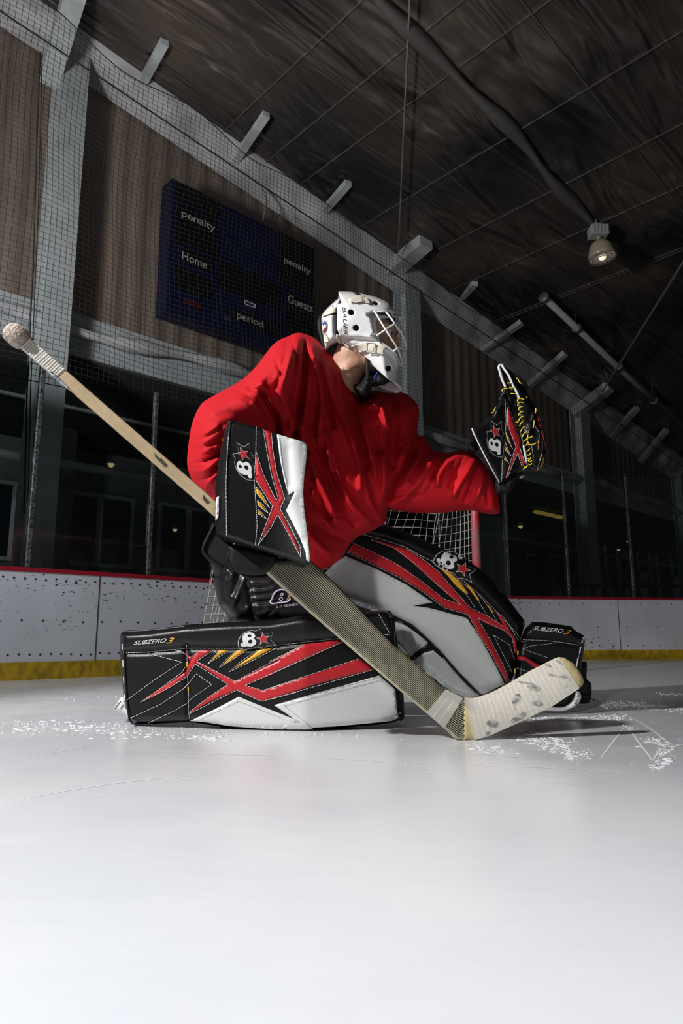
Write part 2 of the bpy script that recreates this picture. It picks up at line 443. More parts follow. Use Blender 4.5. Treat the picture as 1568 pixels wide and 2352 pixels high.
for k in range(3, len(path)*6):
    i = k//6
    if i >= len(path)-1: break
    p = path[i].lerp(path[i+1], (k % 6)/6); nn = pnorm(i)
    if p.y < 3.2 or k % 3: continue
    for zz in (.64, .37 if k % 2 else None, .155):
        if zz is None: continue
        q = p-nn*.002+Vector((0,0,zz+random.uniform(-.006,.006)))
        t = nn.cross(Vector((0,0,1))); r = .0075
        bm_.add([q]+[q+(t*math.cos(a)+Vector((0,0,1))*math.sin(a))*r for a in np.linspace(0, 2*math.pi, 9)[:-1]], [(0, j+1, (j+1) % 8+1) for j in range(8)])
bolts = bm_.build('panel_bolts', M['bolt'], bo); bolts['kind'] = 'stuff'

# ---- stanchions and glass on the boards
GT = 2.13
posts = []
for k in range(-3, 6): posts.append((UN(1.555+k*.858, BD+.04, 0), N, GT))
for px, py in ((1030, 1100), (1176, 1130), (1316, 1097), (1463, 1103), (1640, 1110)):
    p, nn = at_px(px); posts.append((p+nn*.04, nn, GT+.08))
posts = [q for i, q in enumerate(posts) if i == 0 or (q[0]-posts[i-1][0]).length > .3]
names = ['farthest left, beyond the grey column', 'second from the photo left edge', 'left of the grey column', 'in front of the left grey column', 'crossed by the stick shaft', 'behind the goalie arm', 'behind the goalie back', 'behind the goalie chest', 'at the left of the goal netting', 'beside the red goal post', 'below the catching glove', 'before the wide grey column at right', 'farthest right', 'beyond the right edge']
ga = thing('glass_barrier', posts[3][0], 'row of clear glass panes standing on the boards between the steel posts', 'rink glass')
for i, (p, nn, top) in enumerate(posts):
    t = nn.cross(Vector((0,0,1)))
    o = MB().box(p-t*.017-nn*.015+Vector((0,0,BT+.0285)), t*.034, nn*.03, (0,0,top-BT-.028)).build('steel_post', M['steel'])
    modb(o, .006); props(o, 'worn steel glass post '+names[min(i, len(names)-1)], 'post', 'glass posts on the boards')
    if i:
        a = posts[i-1][0]; b = p; d = (b-a).normalized()
        MB().box(a+d*.02+Vector((0,0,BT+.03)), (b-a)-d*.04, Vector((-d.y,d.x,0))*.012, (0,0,min(top, posts[i-1][2])-BT-.05)).build('glass_pane', M['glass'], ga)

# ---- hall wall
WD = 5.72
def wz(u): return 5.36-.13*(u-1.93)
u0, u1 = -3.0, 24.0
o = MB().box(UN(u0, WD, 3.07), U*(u1-u0), N*.12, (0,0,.1)).build('wall_back', M['beige'])
bpy.data.objects.remove(o)
# corrugated cladding between fascia and roof line
mb = MB(); us = np.arange(u0, u1, .055); 
for i, u in enumerate(us):
    off = [0, .012, .012, 0][i % 4]; mb.v += [UN(u, WD+off, 3.07), UN(u, WD+off, wz(u)+.3)]
for i in range(len(us)-1): mb.f.append((2*i, 2*i+2, 2*i+3, 2*i+1))
k = len(mb.v); mb.v += [UN(u0, WD+.1, 3.07), UN(u1, WD+.1, 3.07), UN(u1, WD+.1, wz(u1)+.3), UN(u0, WD+.1, wz(u0)+.3)]; mb.f.append((k, k+3, k+2, k+1))
mb.build('wall_back', M['beige'], origin=Vector((0,0,0)))['kind'] = 'structure'
# fascia with a pipe and rolled white netting under the cladding
o = MB().box(UN(u0, WD-.02, 2.68), U*(u1-u0), N*.14, (0,0,.39)).build('trim_1', M['paintwhite']); o['kind'] = 'structure'
mb = MB(); pts = [UN(u, WD-.11+.02*math.sin(u*3), 2.93+.035*math.sin(u*2.3)-.03*math.sin(u*.9)) for u in np.arange(-2, 23, .1)]
mb.tube(pts, [.055+.015*math.sin(i*.7) for i in range(len(pts))], 10)
props(mb.build('rolled_curtain', M['drape'], smooth=True), 'long white rolled curtain hung along the fascia below the beige wall', 'curtain')
# draped insulation between wall head and roof lining
CN = 5.36
e1 = uz(345,185,CN); e2 = uz(915,590,CN); cs = (e2[1]-e1[1])/(e2[0]-e1[0])
def cz(u): return e1[1]+cs*(u-e1[0])
mb = MB(); us = np.arange(u0, u1, .08); J = 9
for i, u in enumerate(us):
    for j in range(J):
        t = j/(J-1); n_ = WD-.03+(CN-WD+.03)*t; z = wz(u)*(1-t)+(cz(u)+.02)*t
        sag = .05*math.sin(math.pi*t)*(1+.5*math.sin(u*5.3)+.3*math.sin(u*13+t*4)); mb.v.append(UN(u, n_-sag, z-sag*.6))
for i in range(len(us)-1):
    for j in range(J-1):
        a = i*J+j; mb.f.append((a, a+J, a+J+1, a+1))
mb.build('trim_2', M['drape'], smooth=True, origin=Vector((0,0,0)))['kind'] = 'structure'
# ---- ceiling lining
ce = bpy.data.meshes.new('ceiling'); vv = []; NN = 60
ug = np.linspace(-8, 30, 90); ng = np.linspace(CN, -9, 60)
for u in ug:
    for n_ in ng: vv.append(UN(u, n_, cz(u)+.02))
ff = [(i*60+j, i*60+j+1, (i+1)*60+j+1, (i+1)*60+j) for i in range(89) for j in range(59)]
co = obj('ceiling', vv, ff, M['foil'], smooth=True, origin=Vector((0,0,0))); co['kind'] = 'structure'
uvl = co.data.uv_layers.new(name='UVMap')
for l in co.data.loops:
    i, j = divmod(l.vertex_index, 60); uvl.data[l.index].uv = (ug[i], ng[j])
CP0 = UN(0, CN, cz(0)); CNm = (UN(1, 0, cs)-Vector((0,0,0))).cross(N).normalized()
CNm = Vector((U.x, U.y, cs)).cross(N).normalized()
def CH(px, py): return plane_hit(px, py, CP0, CNm)
def un(p): return U.dot(p), N.dot(p)
M['seam'] = mat('lining_tape', (.10,.095,.09), .4, metal=.3)
k = 0
for px, py in ((1044,20),(1044,165),(1179,310),(1289,430),(1365,520),(1289,685),(1462,612),(900,-60)):
    u, n_ = un(CH(px, py)); k += 1
    o = MB().beam(UN(u, CN, cz(u)+.012), UN(u, -8, cz(u)+.012), .011, .012).build('trim_%d' % (k+2), M['seam']); o['kind'] = 'structure'
nn_ = [un(CH(899,285))[1], un(CH(1410,280))[1]]
for n_ in nn_:
    k += 1; o = MB().beam(UN(-4, n_, cz(-4)+.012), UN(28, n_, cz(28)+.012), .011, .012).build('trim_%d' % (k+2), M['seam']); o['kind'] = 'structure'
# sagging fabric fold under the main seam
hu = [un(CH(*q)) for q in ((890,0),(1043,162),(1179,310),(1289,430),(1365,505))]
nm = sum(h[1] for h in hu)/len(hu)
M['sag'] = mat('sagging_lining', (.13,.12,.12), .3, metal=.4, bump=.4, bscale=4)
mb = MB(); us = np.linspace(hu[0][0]-1, hu[-1][0], 120)
mb.tube([UN(u, np.interp(u, [h[0] for h in hu], [h[1] for h in hu])+.03*math.sin(u*2.1), cz(u)-.03+.02*math.sin(u*5)) for u in us], [.055+.02*math.sin(u*5+1) for u in us], 10)
props(mb.build('ceiling_fabric_fold', M['sag'], smooth=True), 'long sagging dark fold of ceiling lining running down to the dome lamp', 'ceiling lining')

# ---- columns of the hall wall
for i, (u, w_, ct) in enumerate(((1.90,.24,0),(6.45,.30,0),(11.05,.34,0),(15.4,.36,0))):
    t = thing('steel_column', UN(u, WD-.16, 0), ['pale steel column at the left edge behind the netting', 'pale steel column standing behind the white mask', 'pale steel column right of the catching glove', 'pale steel column at the right edge of the photo'][i], 'column', 'hall columns')
    MB().box(UN(u-w_/2, WD-.24, 0), U*w_, N*.02, (0,0,wz(u)+.1)).box(UN(u-w_/2, WD-.04, 0), U*w_, N*.02, (0,0,wz(u)+.1)).build('flange', M['paintwhite'], t)
    MB().box(UN(u-.015, WD-.22, 0), U*.03, N*.18, (0,0,wz(u)+.1)).build('web', M['paintwhite'], t)
# ---- brackets between the wall head and the roof lining
BR = [((110,190),(185,-60),.16),((308,225),(378,92),.075),((525,390),(612,258),.075),((722,510),(800,416),.08),((888,632),(978,550),.2),((1040,705),(1090,648),.08),((1108,805),(1198,737),.09),((1215,885),(1298,808),.1),((1318,950),(1400,885),.2),((1405,1000),(1462,935),.1),((1470,1060),(1530,985),.1)]
bl = ['at the top left corner beside the column','left of the scoreboard, near the photo top','above the scoreboard','above the right end of the scoreboard','wide, on top of the column behind the mask','first one right of the mask','second right of the mask','above the catching glove','wide, on the column right of the catching glove','small, first beyond the right column','small, last towards the right edge']
for i, (a, b, w_) in enumerate(BR):
    A = PL(a[0], a[1], WD-.08); B_ = CH(*b); B_.z -= .02
    if (B_-A).length > 2.5: B_ = A+(B_-A).normalized()*2.5
    o = MB().beam(A, B_, w_, w_*.8).build('roof_bracket', M['paintwhite']); props(o, 'grey steel roof bracket '+bl[i], 'bracket', 'roof brackets')
# ---- protective netting
def topn(u):  # scalloped top edge
    return 4.98-.105*(u-1.8)-.07*abs(math.sin((u-.2)*2.6))**2
ND = 4.80; mb = MB(); cell = .043
def npt(u, z):
    t = (z-GT)/(topn(u)-GT); w_ = .05*math.sin(u*1.7+.8)*math.sin(t*3.1)+.03*math.sin(u*4.3+t*2)+.015*math.sin(z*5+u*2)
    sagd = -.02*math.sin(u*2.9)*math.sin(t*math.pi)
    return UN(u+.02*math.sin(z*2.2+u), ND-w_, z+sagd)
def wire(mb, pts, r):
    mb.tube(pts, r, 3, caps=False)
NU0, NU1 = -.6, 21.0
u = NU0
while u < NU1:
    zt = topn(u); z0 = GT-.10; zs = np.linspace(z0, zt, 26); wire(mb, [npt(u, z) for z in zs], .0017+.00006*u); u += cell*(1 if u < 9 else 1.5)
zc = GT-.1; 
while zc < 5.3:
    cur = []
    for u in np.arange(NU0, NU1, .11):
        if zc <= topn(u)+.005: cur.append(npt(u, zc))
        else:
            if len(cur) > 1: wire(mb, cur, .0017)
            cur = []
    if len(cur) > 1: wire(mb, cur, .0019)
    zc += cell
mb.tube([npt(u, topn(u)) for u in np.arange(NU0, NU1, .06)], .004, 4)
mb.tube([npt(u, GT-.1) for u in np.arange(NU0, NU1, .06)], .004, 4)
pn = mb.build('protective_netting', M['netb'], origin=UN(5, ND, GT)); props(pn, 'black spectator netting hanging above the rink glass in front of the beige wall', 'netting')
# straight support rope beneath the scalloped hem, and pulleys
mb = MB(); mb.tube([UN(u, ND+.05, topn(1.8)-.105*(u-1.8)-.20) for u in np.arange(NU0, NU1, .5)], .007, 5)
mb.build('support_cable', M['netb'], pn)
# hanging dark rope at left
props(MB().tube([PL(px, py, ND-.05) for px, py in ((92,120),(85,300),(76,600),(62,900),(55,1180))], .006, 5).tube([PL(px, py, ND-.05) for px, py in ((96,150),(90,400),(83,600),(70,900),(64,1180))], .004, 5).build('hanging_rope', M['netb']), 'dark double rope hanging down the left column', 'rope')
# ---- scoreboard
SD = WD-.35
TL, TR, BL_ = (3.03,4.83), (4.91,4.85), (2.98,3.4)
s0 = uz(400,412,SD); s1 = uz(722,570,SD); s2 = uz(375,712,SD)
su0, su1, sz0, sz1 = (s0[0]+s2[0])/2, s1[0], s2[1]-.0, (s0[1]+s1[1])/2
sb = thing('scoreboard', UN(su0, SD, sz0), 'dark blue hockey scoreboard with dead displays hung on the beige wall', 'scoreboard')
o = MB().box(UN(su0, SD, sz0), U*(su1-su0), N*.2, (0,0,sz1-sz0)).build('cabinet', M['blue'], sb); modb(o, .01)
def sfn(x, y): 
    q = PL(x, y, SD-.006); return q
def c4s(s): return T(s, 360, 390, 4.126)
def srect(name, s, m, d=.012):
    q = c4s(s); us_ = [uz(*p, SD) for p in q]
    a0 = (us_[0][0]+us_[3][0])/2; a1 = (us_[1][0]+us_[2][0])/2; z1_ = (us_[0][1]+us_[1][1])/2; z0_ = (us_[2][1]+us_[3][1])/2
    a0 = max(a0, su0+.02); a1 = min(a1, su1-.02)
    MB().box(UN(a0, SD-d, z0_), U*(a1-a0), N*(d+.002), (0,0,z1_-z0_)).build(name, m, sb); return a0, a1, z0_, z1_
for s in ('200,130 590,315 580,475 195,310','190,495 580,660 578,835 180,665','165,925 510,1010 500,1210 160,1120','1155,590 1478,745 1470,885 1150,755','1160,940 1480,1050 1475,1205 1160,1080','585,865 1160,1100 1150,1325 580,1110','1220,1310 1485,1400 1485,1620 1218,1520','1060,1425 1155,1450 1155,1600 1060,1560'):
    srect('display_panel', s, M['black'])
for s, tx, tr in (('200,345 575,505 570,640 195,480','penalty','228,385 548,520 545,610 228,470'),('225,735 520,850 518,970 225,880','Home','232,765 465,880 462,950 230,850'),('1170,800 1465,915 1460,1020 1170,910','penalty','1195,835 1448,930 1446,1015 1195,905'),('1215,1165 1480,1260 1478,1380 1215,1260','Guests','1235,1185 1468,1285 1466,1355 1232,1265'),('710,1320 1050,1430 1048,1545 705,1440','period','752,1355 1000,1430 1000,1510 750,1440')):
    a0, a1, z0_, z1_ = srect('name_panel', s, M['black'], .014)
    q = [uz(*p, SD) for p in c4s(tr)]; b0 = (q[0][0]+q[3][0])/2; b1 = (q[1][0]+q[2][0])/2; y1 = (q[0][1]+q[1][1])/2; y0 = (q[2][1]+q[3][1])/2
    text_on('lettering', tx, lambda u_, v_: UN(b0+(b1-b0)*u_, SD-.017, y0+(y1-y0)*v_), M['letter'], sb, bold=.008)
q = [uz(*p, SD) for p in c4s('830,1240 925,1280 925,1312 830,1272')]
b0, b1, y0, y1 = q[0][0], q[1][0], (q[2][1]+q[3][1])/2, (q[0][1]+q[1][1])/2
mb = MB(); g = .006
for (a, b, c, d) in ((b0,y0,b1,y0),(b1,y0,b1,y1),(b1,y1,b0,y1),(b0,y1,b0,y0)): mb.beam(UN(a, SD-.008, b), UN(c, SD-.008, d), g, .01)
mb.build('badge_frame', M['letter'], sb)
text_on('badge_lettering', 'NEVCO', lambda u_, v_: UN(b0+.02+(b1-b0-.04)*u_, SD-.012, y0+.02+(y1-y0-.04)*v_), M['letter'], sb, shear=.3)
srect('rating_plate', '640,1385 695,1400 695,1440 640,1425', M['bolt'], .01)
srect('red_indicator', '250,1220 420,1270 418,1320 250,1275', mat('dim_red_panel', (.05,.003,.008), .4), .01)
# conduits above the scoreboard
props(MB().tube(catmull([PL(px, py, SD+.1) for px, py in ((601,432),(612,460),(608,485),(603,512))], False, 5), .012, 6).build('conduit', M['wire'], smooth=True), 'thin grey conduit dropping to the top of the scoreboard', 'conduit')
props(MB().tube(catmull([PL(px, py, SD+.1) for px, py in ((630,525),(636,500),(648,493)  ,(652,530))], False, 5), .005, 5).build('loose_wire', M['netb'], smooth=True), 'loose black wire loop on top of the scoreboard', 'wire')

# ---- lobby behind the glass
LD = 8.6
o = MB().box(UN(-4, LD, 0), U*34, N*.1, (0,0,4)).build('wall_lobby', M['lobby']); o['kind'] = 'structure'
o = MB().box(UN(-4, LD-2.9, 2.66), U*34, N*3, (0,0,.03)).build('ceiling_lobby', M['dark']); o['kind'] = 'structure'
wn = 0
def window(pxs, D, fr=.05):
    global wn; wn += 1
    q = [uz(*p, D) for p in pxs]; a0 = (q[0][0]+q[3][0])/2; a1 = (q[1][0]+q[2][0])/2; z1_ = (q[0][1]+q[1][1])/2; z0_ = (q[2][1]+q[3][1])/2
    t = bpy.data.objects.new('window_%d' % wn, None); C.objects.link(t); t.location = UN(a0, D, z0_); t['kind'] = 'structure'
    mb = MB()
    for (a, b, c, d) in ((a0-fr,z0_-fr/2,a1+fr,z0_-fr/2),(a1+fr/2,z0_,a1+fr/2,z1_),(a1+fr,z1_+fr/2,a0-fr,z1_+fr/2),(a0-fr/2,z1_,a0-fr/2,z0_)): mb.beam(UN(a, D-.03, b), UN(c, D-.03, d), fr, fr)
    mb.build('window_frame', M['paintwhite'], t)
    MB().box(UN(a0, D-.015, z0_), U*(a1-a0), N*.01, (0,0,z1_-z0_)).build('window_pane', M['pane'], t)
c1 = lambda s: T(s, 0, 700, 3.0154)
for s in ('460,1310 672,1340 650,1790 435,1770','710,1345 905,1370 885,1810 690,1790','1110,1395 1285,1420 1270,1835 1100,1825','1320,1430 1440,1445 1440,1845 1305,1840','-150,1230 85,1250 55,1745 -150,1735'):
    window(c1(s), LD)
c5 = lambda s: T(s, 860, 1000, 2.2147)
for s in ('595,595 632,598 640,800 604,800','770,615 850,625 862,815 785,812','890,620 950,625 968,820 905,818','1160,500 1215,500 1240,820 1185,820','1240,620 1290,620 1300,820 1252,820','1330,490 1380,490 1395,825 1345,825','1420,500 1462,500 1485,825 1440,825','1500,560 1560,560 1568,825 1515,825'):
    window(c5(s), LD, .06)
# roof trusses in the lobby
M['truss'] = mat('truss_grey', (.32,.33,.33), .6)
for ti, (pl, D) in enumerate((([(155,860),(470,952)], 7.0), ([(1120,1040),(1568,1100)], 7.0))):
    t = None
    A, B_ = uz(*pl[0], D), uz(*pl[1], D); zt = (A[1]+B_[1])/2; a0, a1 = A[0]-1.2, B_[0]+1
    t = thing('roof_truss', UN(a0, D, zt), ['grey lattice roof truss seen through the glass at left under the netting', 'grey lattice roof truss in the dark room behind the right glass'][ti], 'truss')
    h = .32; mb = MB().beam(UN(a0, D, zt), UN(a1, D, zt), .06, .05); mb.build('top_chord', M['truss'], t)
    MB().beam(UN(a0, D, zt-h), UN(a1, D, zt-h), .05, .04).build('bottom_chord', M['truss'], t)
    mb = MB(); u = a0; s_ = 0
    while u < a1-.3:
        mb.beam(UN(u, D, zt-(h if s_ else 0)), UN(u+.36, D, zt-(0 if s_ else h)), .022); s_ ^= 1; u += .36
    mb.build('web_bars', M['truss'], t)
props(MB().tube([UN(-2, 6.8, 1.98), UN(20, 6.8, 1.98)], .045, 8).build('lobby_pipe', M['truss'], smooth=True), 'long horizontal grey pipe below the truss behind the glass', 'pipe')
for i, (a, b) in enumerate((((130,860),(250,770)),((250,905),(470,800)))):
    pass
# inner dark columns
for i, px in enumerate((132, 1085, 1255, 1530)):
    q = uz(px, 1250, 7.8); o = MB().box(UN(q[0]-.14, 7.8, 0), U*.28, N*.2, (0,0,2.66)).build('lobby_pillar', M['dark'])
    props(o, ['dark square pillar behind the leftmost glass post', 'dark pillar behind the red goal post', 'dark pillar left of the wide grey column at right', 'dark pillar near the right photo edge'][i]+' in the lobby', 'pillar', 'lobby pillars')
# domes with glowing bulbs, added to stand in for lamp reflections in the glass
M['bulb'] = mat('warm_reflection', (.5,.4,.25), .4, em=(1,.75,.4), es=.35)  # glow imitates lamp light mirrored in the rink glass
glints = [((255,1065),6.6,.055),((110,1128),6.6,.055),((402,1215),7.4,.045),((1283,1157),6.6,.085),((1477,1128),6.6,.09),((1195,1208),6.6,.07),((1555,1194),6.8,.08),((1420,1262),7.6,.06),((1441,1243),7.6,.05)]
glint_l = ['above the left pair of windows','left of the windows beside the grey column','low beside the second pair of windows','just left of the wide grey column at right','high near the right edge','left of the yellow strip light','at the far right edge','lower of the two in the right doorway','upper of the two in the right doorway']
for i, (p, D, r) in enumerate(glints):
    q = PL(*p, D); t = thing('lamp_reflection', q, 'small warm dome for a lamp reflected in the glass '+glint_l[i], 'lamp', 'lamp reflections in the glass')
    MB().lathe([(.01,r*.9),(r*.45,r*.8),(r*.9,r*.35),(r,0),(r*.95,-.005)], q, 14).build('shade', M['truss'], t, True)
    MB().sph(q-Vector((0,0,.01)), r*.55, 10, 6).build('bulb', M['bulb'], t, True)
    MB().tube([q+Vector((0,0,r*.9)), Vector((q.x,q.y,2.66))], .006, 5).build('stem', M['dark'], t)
a, b = PL(1228,1175,6.8), PL(1292,1194,6.8); b.z = a.z
props(MB().beam(a, b, .09, .05).build('strip_light', mat('yellow_strip', (.30,.22,.05), .5, em=(1,.75,.15), es=.12)), 'yellowish strip light in the lobby right of the goal', 'strip light')
# red guard rail behind right glass
ra, rb = PL(1090,1330,5.5), PL(1700,1358,5.5)
ra = Vector((1.6,8.6,0)); rb = Vector((6.5,9.2,0)); rz_ = .90
rt = thing('guard_rail', ra, 'dark red guard rail behind the right glass', 'railing')
MB().beam(ra+Vector((0,0,rz_)), rb+Vector((0,0,rz_)), .045).build('top_rail', M['railred'], rt)
for k in range(7):
    p = ra.lerp(rb, k/6); MB().box(p-Vector((.02,.02,0)), (.04,0,0), (0,.04,0), (0,0,rz_)).build('rail_post', M['railred'], rt)
# large diagonal duct at right
props(MB().beam(PL(1080,1095,7.2), PL(1568,1230,7.2), .12, .2).build('ceiling_beam', M['paintwhite']), 'pale ceiling beam in the room behind the catching glove', 'beam')

# ---- dome lamp, pipe and cables under the ceiling
q = CH(1367, 505); lt = thing('high_bay_lamp', q, 'grey dome lamp with wire guard hanging from the dark ceiling', 'lamp')
sc = q.y; k = sc/F
def dn(px_): return px_*k*1.02
z = q.z
ax = Vector((.10, 0, -1)).normalized()
def lp(px_): return q+ax*dn(px_)
Mr = Vector((0,0,1)).rotation_difference(-ax).to_matrix()
MB().tube([lp(0), lp(18)], dn(3.5), 10).build('stem', M['wire'], lt)
o = MB().box(lp(46)-Vector((dn(22),dn(16),0)), (dn(44),0,0), (0,dn(32),0), (dn(0),0,dn(26))).box(lp(22)-Vector((dn(9),dn(9),0)), (dn(18),0,0), (0,dn(18),0), (0,0,dn(10))).build('ballast_housing', M['truss'], lt); modb(o, .01)
for j in range(5): MB().box(lp(45)+Vector((dn(-17+8*j),-dn(18),dn(3))), (dn(3),0,0), (0,dn(3),0), (0,0,dn(19))).build('cooling_fin', M['truss'], lt)
MB().lathe([(dn(6),dn(54)),(dn(7),dn(44)),(dn(18),dn(40)),(dn(27),dn(28)),(dn(31),dn(10)),(dn(33),0),(dn(31),dn(-1)),(dn(29),dn(8)),(dn(25),dn(26))], lp(102), 28, Mr).build('dome_shade', mat('prismatic_dome', (.40,.34,.25), .3, noise=.2, nscale=60), lt, True)
MB().lathe([(0,dn(2)),(dn(14),dn(1.5)),(dn(30),0)], lp(102), 24, Mr).build('glass_lens', mat('lamp_lens', (.6,.52,.4), .15, em=(1,.82,.6), es=.05), lt, True)
MB().sph(lp(99), dn(10), 12, 8).build('bulb', mat('dim_bulb', (.8,.7,.55), .3, em=(1,.85,.65), es=.9), lt, True)
mb = MB()
for rr in (33.5, 24, 13): mb.tube([lp(104)+Mr @ Vector((dn(rr)*math.cos(a), dn(rr)*math.sin(a), 0)) for a in np.linspace(0, 2*math.pi, 28)[:-1]], dn(.8), 4, closed=True)
for a in np.linspace(0, math.pi, 5)[:-1]: mb.tube([lp(104)+Mr @ Vector((dn(33)*s_*math.cos(a), dn(33)*s_*math.sin(a), 0)) for s_ in (-1, 1)], dn(.6), 4)
mb.build('wire_guard', M['wire'], lt)
props(MB().tube([CH(941,-30)-Vector((0,0,.08)), CH(914,560)-Vector((0,0,.12))], .010, 6).build('hanging_cable', M['wire']), 'long thin cable dropping from the ceiling to the column behind the mask', 'cable')
props(MB().tube([CH(1575,505)-Vector((0,0,.4)), CH(1380,860)-Vector((0,0,.3))], .014, 6).build('diagonal_cable', M['wire']), 'diagonal cable crossing the dark ceiling below the dome lamp', 'cable')
a = CH(1245,657)-Vector((0,0,.15)); b = CH(1568,950)-Vector((0,0,.3))
pp = thing('sprinkler_pipe', a, 'grey pipe slanting under the ceiling right of the mask', 'pipe')
MB().tube([a, b], .045, 8).build('pipe_run', M['truss'], pp, True)
for s_ in (.0, .18, .45, .72): MB().tube([a.lerp(b, s_), a.lerp(b, s_+.012)], .07, 8).build('coupling', M['wire'], pp, True)
for s_ in (.18, .72): MB().tube([a.lerp(b, s_), a.lerp(b, s_)+Vector((0,0,.4))], .01, 5).build('hanger_rod', M['wire'], pp)

# ---- goal
P1 = Vector((.853,4.3,0)); du = Vector((.85,.53,0)).normalized(); od = Vector((.53,-.85,0)).normalized(); P2 = P1-du*1.55; GH = 1.2
gt = thing('goal', (P1+P2)/2, 'red ice hockey goal with white twine netting behind the goalie', 'goal')
Z = Vector((0,0,1))
for p in (P1, P2): MB().tube([p, p+Z*(GH-.05), p+Z*GH], .028, 12).build('goal_post', M['redpost'], gt, True)
MB().tube([P1+Z*GH, P2+Z*GH], .028, 12).build('crossbar', M['redpost'], gt, True)
def gback(t, h):   # t along width -0..1 from P2 to P1, h 0..1 up
    dep = 1.06-.68*(h**.75); e = abs(2*t-1); dd = dep*(1-max(0, (e-.62)/.38)**2.6*.18)
    return P2.lerp(P1, t) - od*dd + Z*(GH*h)
MB().tube([P2+Z*.015]+[gback(t, 0)+Z*.015 for t in np.linspace(0, 1, 20)]+[P1+Z*.015], .022, 8).build('base_frame', mat('white_base_pipe', (.6,.6,.6), .4), gt, True)
MB().tube([P2+Z*GH]+[gback(t, .985) for t in np.linspace(0, 1, 16)]+[P1+Z*GH], .016, 8).build('top_frame', M['redpost'], gt, True)
mb = MB(); rr = .0028
def side(P, t, a, h):  # a 0 front..1 back
    b = gback(t, h); f_ = P+Z*(GH*h)+ (od*-.03); q = f_.lerp(b, a); return q + du*(.04*math.sin(a*math.pi)*math.sin(h*3))
nv, nh = 24, 24
for P, t in ((P1,1.),(P2,0.)):
    for i in range(9): mb.tube([side(P, t, i/8, h) for h in np.linspace(0,1,20)], rr, 3, caps=False)
    for j in range(nh+1): mb.tube([side(P, t, a, j/nh) for a in np.linspace(0,1,9)], rr, 3, caps=False)
for i in range(29): mb.tube([gback(i/28, h)+od*.03*math.sin(h*9+i) for h in np.linspace(0,1,24)], rr, 3, caps=False)
for j in range(nh+1): mb.tube([gback(t, j/nh)+od*.03*math.sin(j/nh*9+t*28) for t in np.linspace(0,1,29)], rr, 3, caps=False)
for i in range(29): mb.tube([gback(i/28,1), P2.lerp(P1,i/28)+Z*GH], rr, 3, caps=False)
mb.build('goal_net', M['twine'], gt)
for P in (P1, P2):
    mb = MB()
    for j in range(40):
        z_ = GH*(j+.5)/40; mb.tube([P+Z*z_-du*.03, P+Z*(z_+.01)-od*.03, P+Z*(z_+.014)+du*.03], .003, 4)
    mb.build('post_lacing', M['twine'], gt)
# ============================================================ GOALIE
K = {}
K['blk'] = mat('black_leather', (.005,.005,.006), .36, bump=.10, bscale=220, spec=.4)
K['blkm'] = mat('black_matte_fabric', (.006,.006,.007), .62, bump=.07, bscale=300, spec=.25)
K['red'] = mat('red_leather', (.52,.018,.026), .38, bump=.06, bscale=220)
K['yel'] = mat('yellow_leather', (.80,.38,.01), .4)
K['lace'] = mat('yellow_lace', (.90,.72,.02), .5)
K['thr'] = mat('white_thread', (.78,.78,.76), .7)
K['grythr'] = mat('grey_thread', (.36,.36,.36), .7)
K['jer'] = mat('red_jersey_knit', (.47,.005,.012), .75, bump=.22, bscale=420, spec=.25)
K['skin'] = mat('skin', (.50,.27,.18), .5, noise=.15, nscale=120, bump=.05, bscale=300)
K['hair'] = mat('dark_brown_hair', (.035,.018,.010), .6, bump=.6, bscale=200)
K['wht'] = mat('white_mask_gloss', (.80,.80,.80), .18, coat=.4)
K['cage'] = mat('white_cage_wire', (.75,.75,.75), .3)
K['strap'] = mat('cream_elastic', (.66,.60,.50), .8, bump=.07, bscale=300)
K['metal'] = mat('chrome', (.6,.6,.6), .2, metal=1)
K['hole'] = mat('vent_black', (.006,.006,.006), .6)
K['silver'] = mat('silver_print', (.55,.55,.56), .35)
K['pant'] = mat('black_pant_nylon', (.006,.006,.008), .36, bump=.2, bscale=30, spec=.4)
K['gripblk'] = mat('grip', (.03,.03,.03), .7)
def ribbed(name, col, rot):
    m = mat(name, col, .35); nt = m.node_tree; L = nt.links; b = nt.nodes['Principled BSDF']
    tc = nt.nodes.new('ShaderNodeTexCoord'); mp = nt.nodes.new('ShaderNodeMapping'); mp.inputs['Rotation'].default_value = rot; L.new(tc.outputs['Object'], mp.inputs[0])
    wv = nt.nodes.new('ShaderNodeTexWave'); wv.inputs['Scale'].default_value = 70; L.new(mp.outputs[0], wv.inputs[0])
    bp = nt.nodes.new('ShaderNodeBump'); bp.inputs['Strength'].default_value = .25; bp.inputs['Distance'].default_value = .002; L.new(wv.outputs[0], bp.inputs['Height']); L.new(bp.outputs[0], b.inputs['Normal']); return m
K['padw'] = ribbed('white_pad_leather', (.70,.72,.71), (0,.9,.3))

def lin(pts, x):
    xs = [p[0] for p in pts]; return float(np.interp(x, xs, [p[1] for p in pts]))
def ridge(P, line, h, w, side=0):
    d = segdist(P, line, False); return h*np.exp(-(d/w)**2)

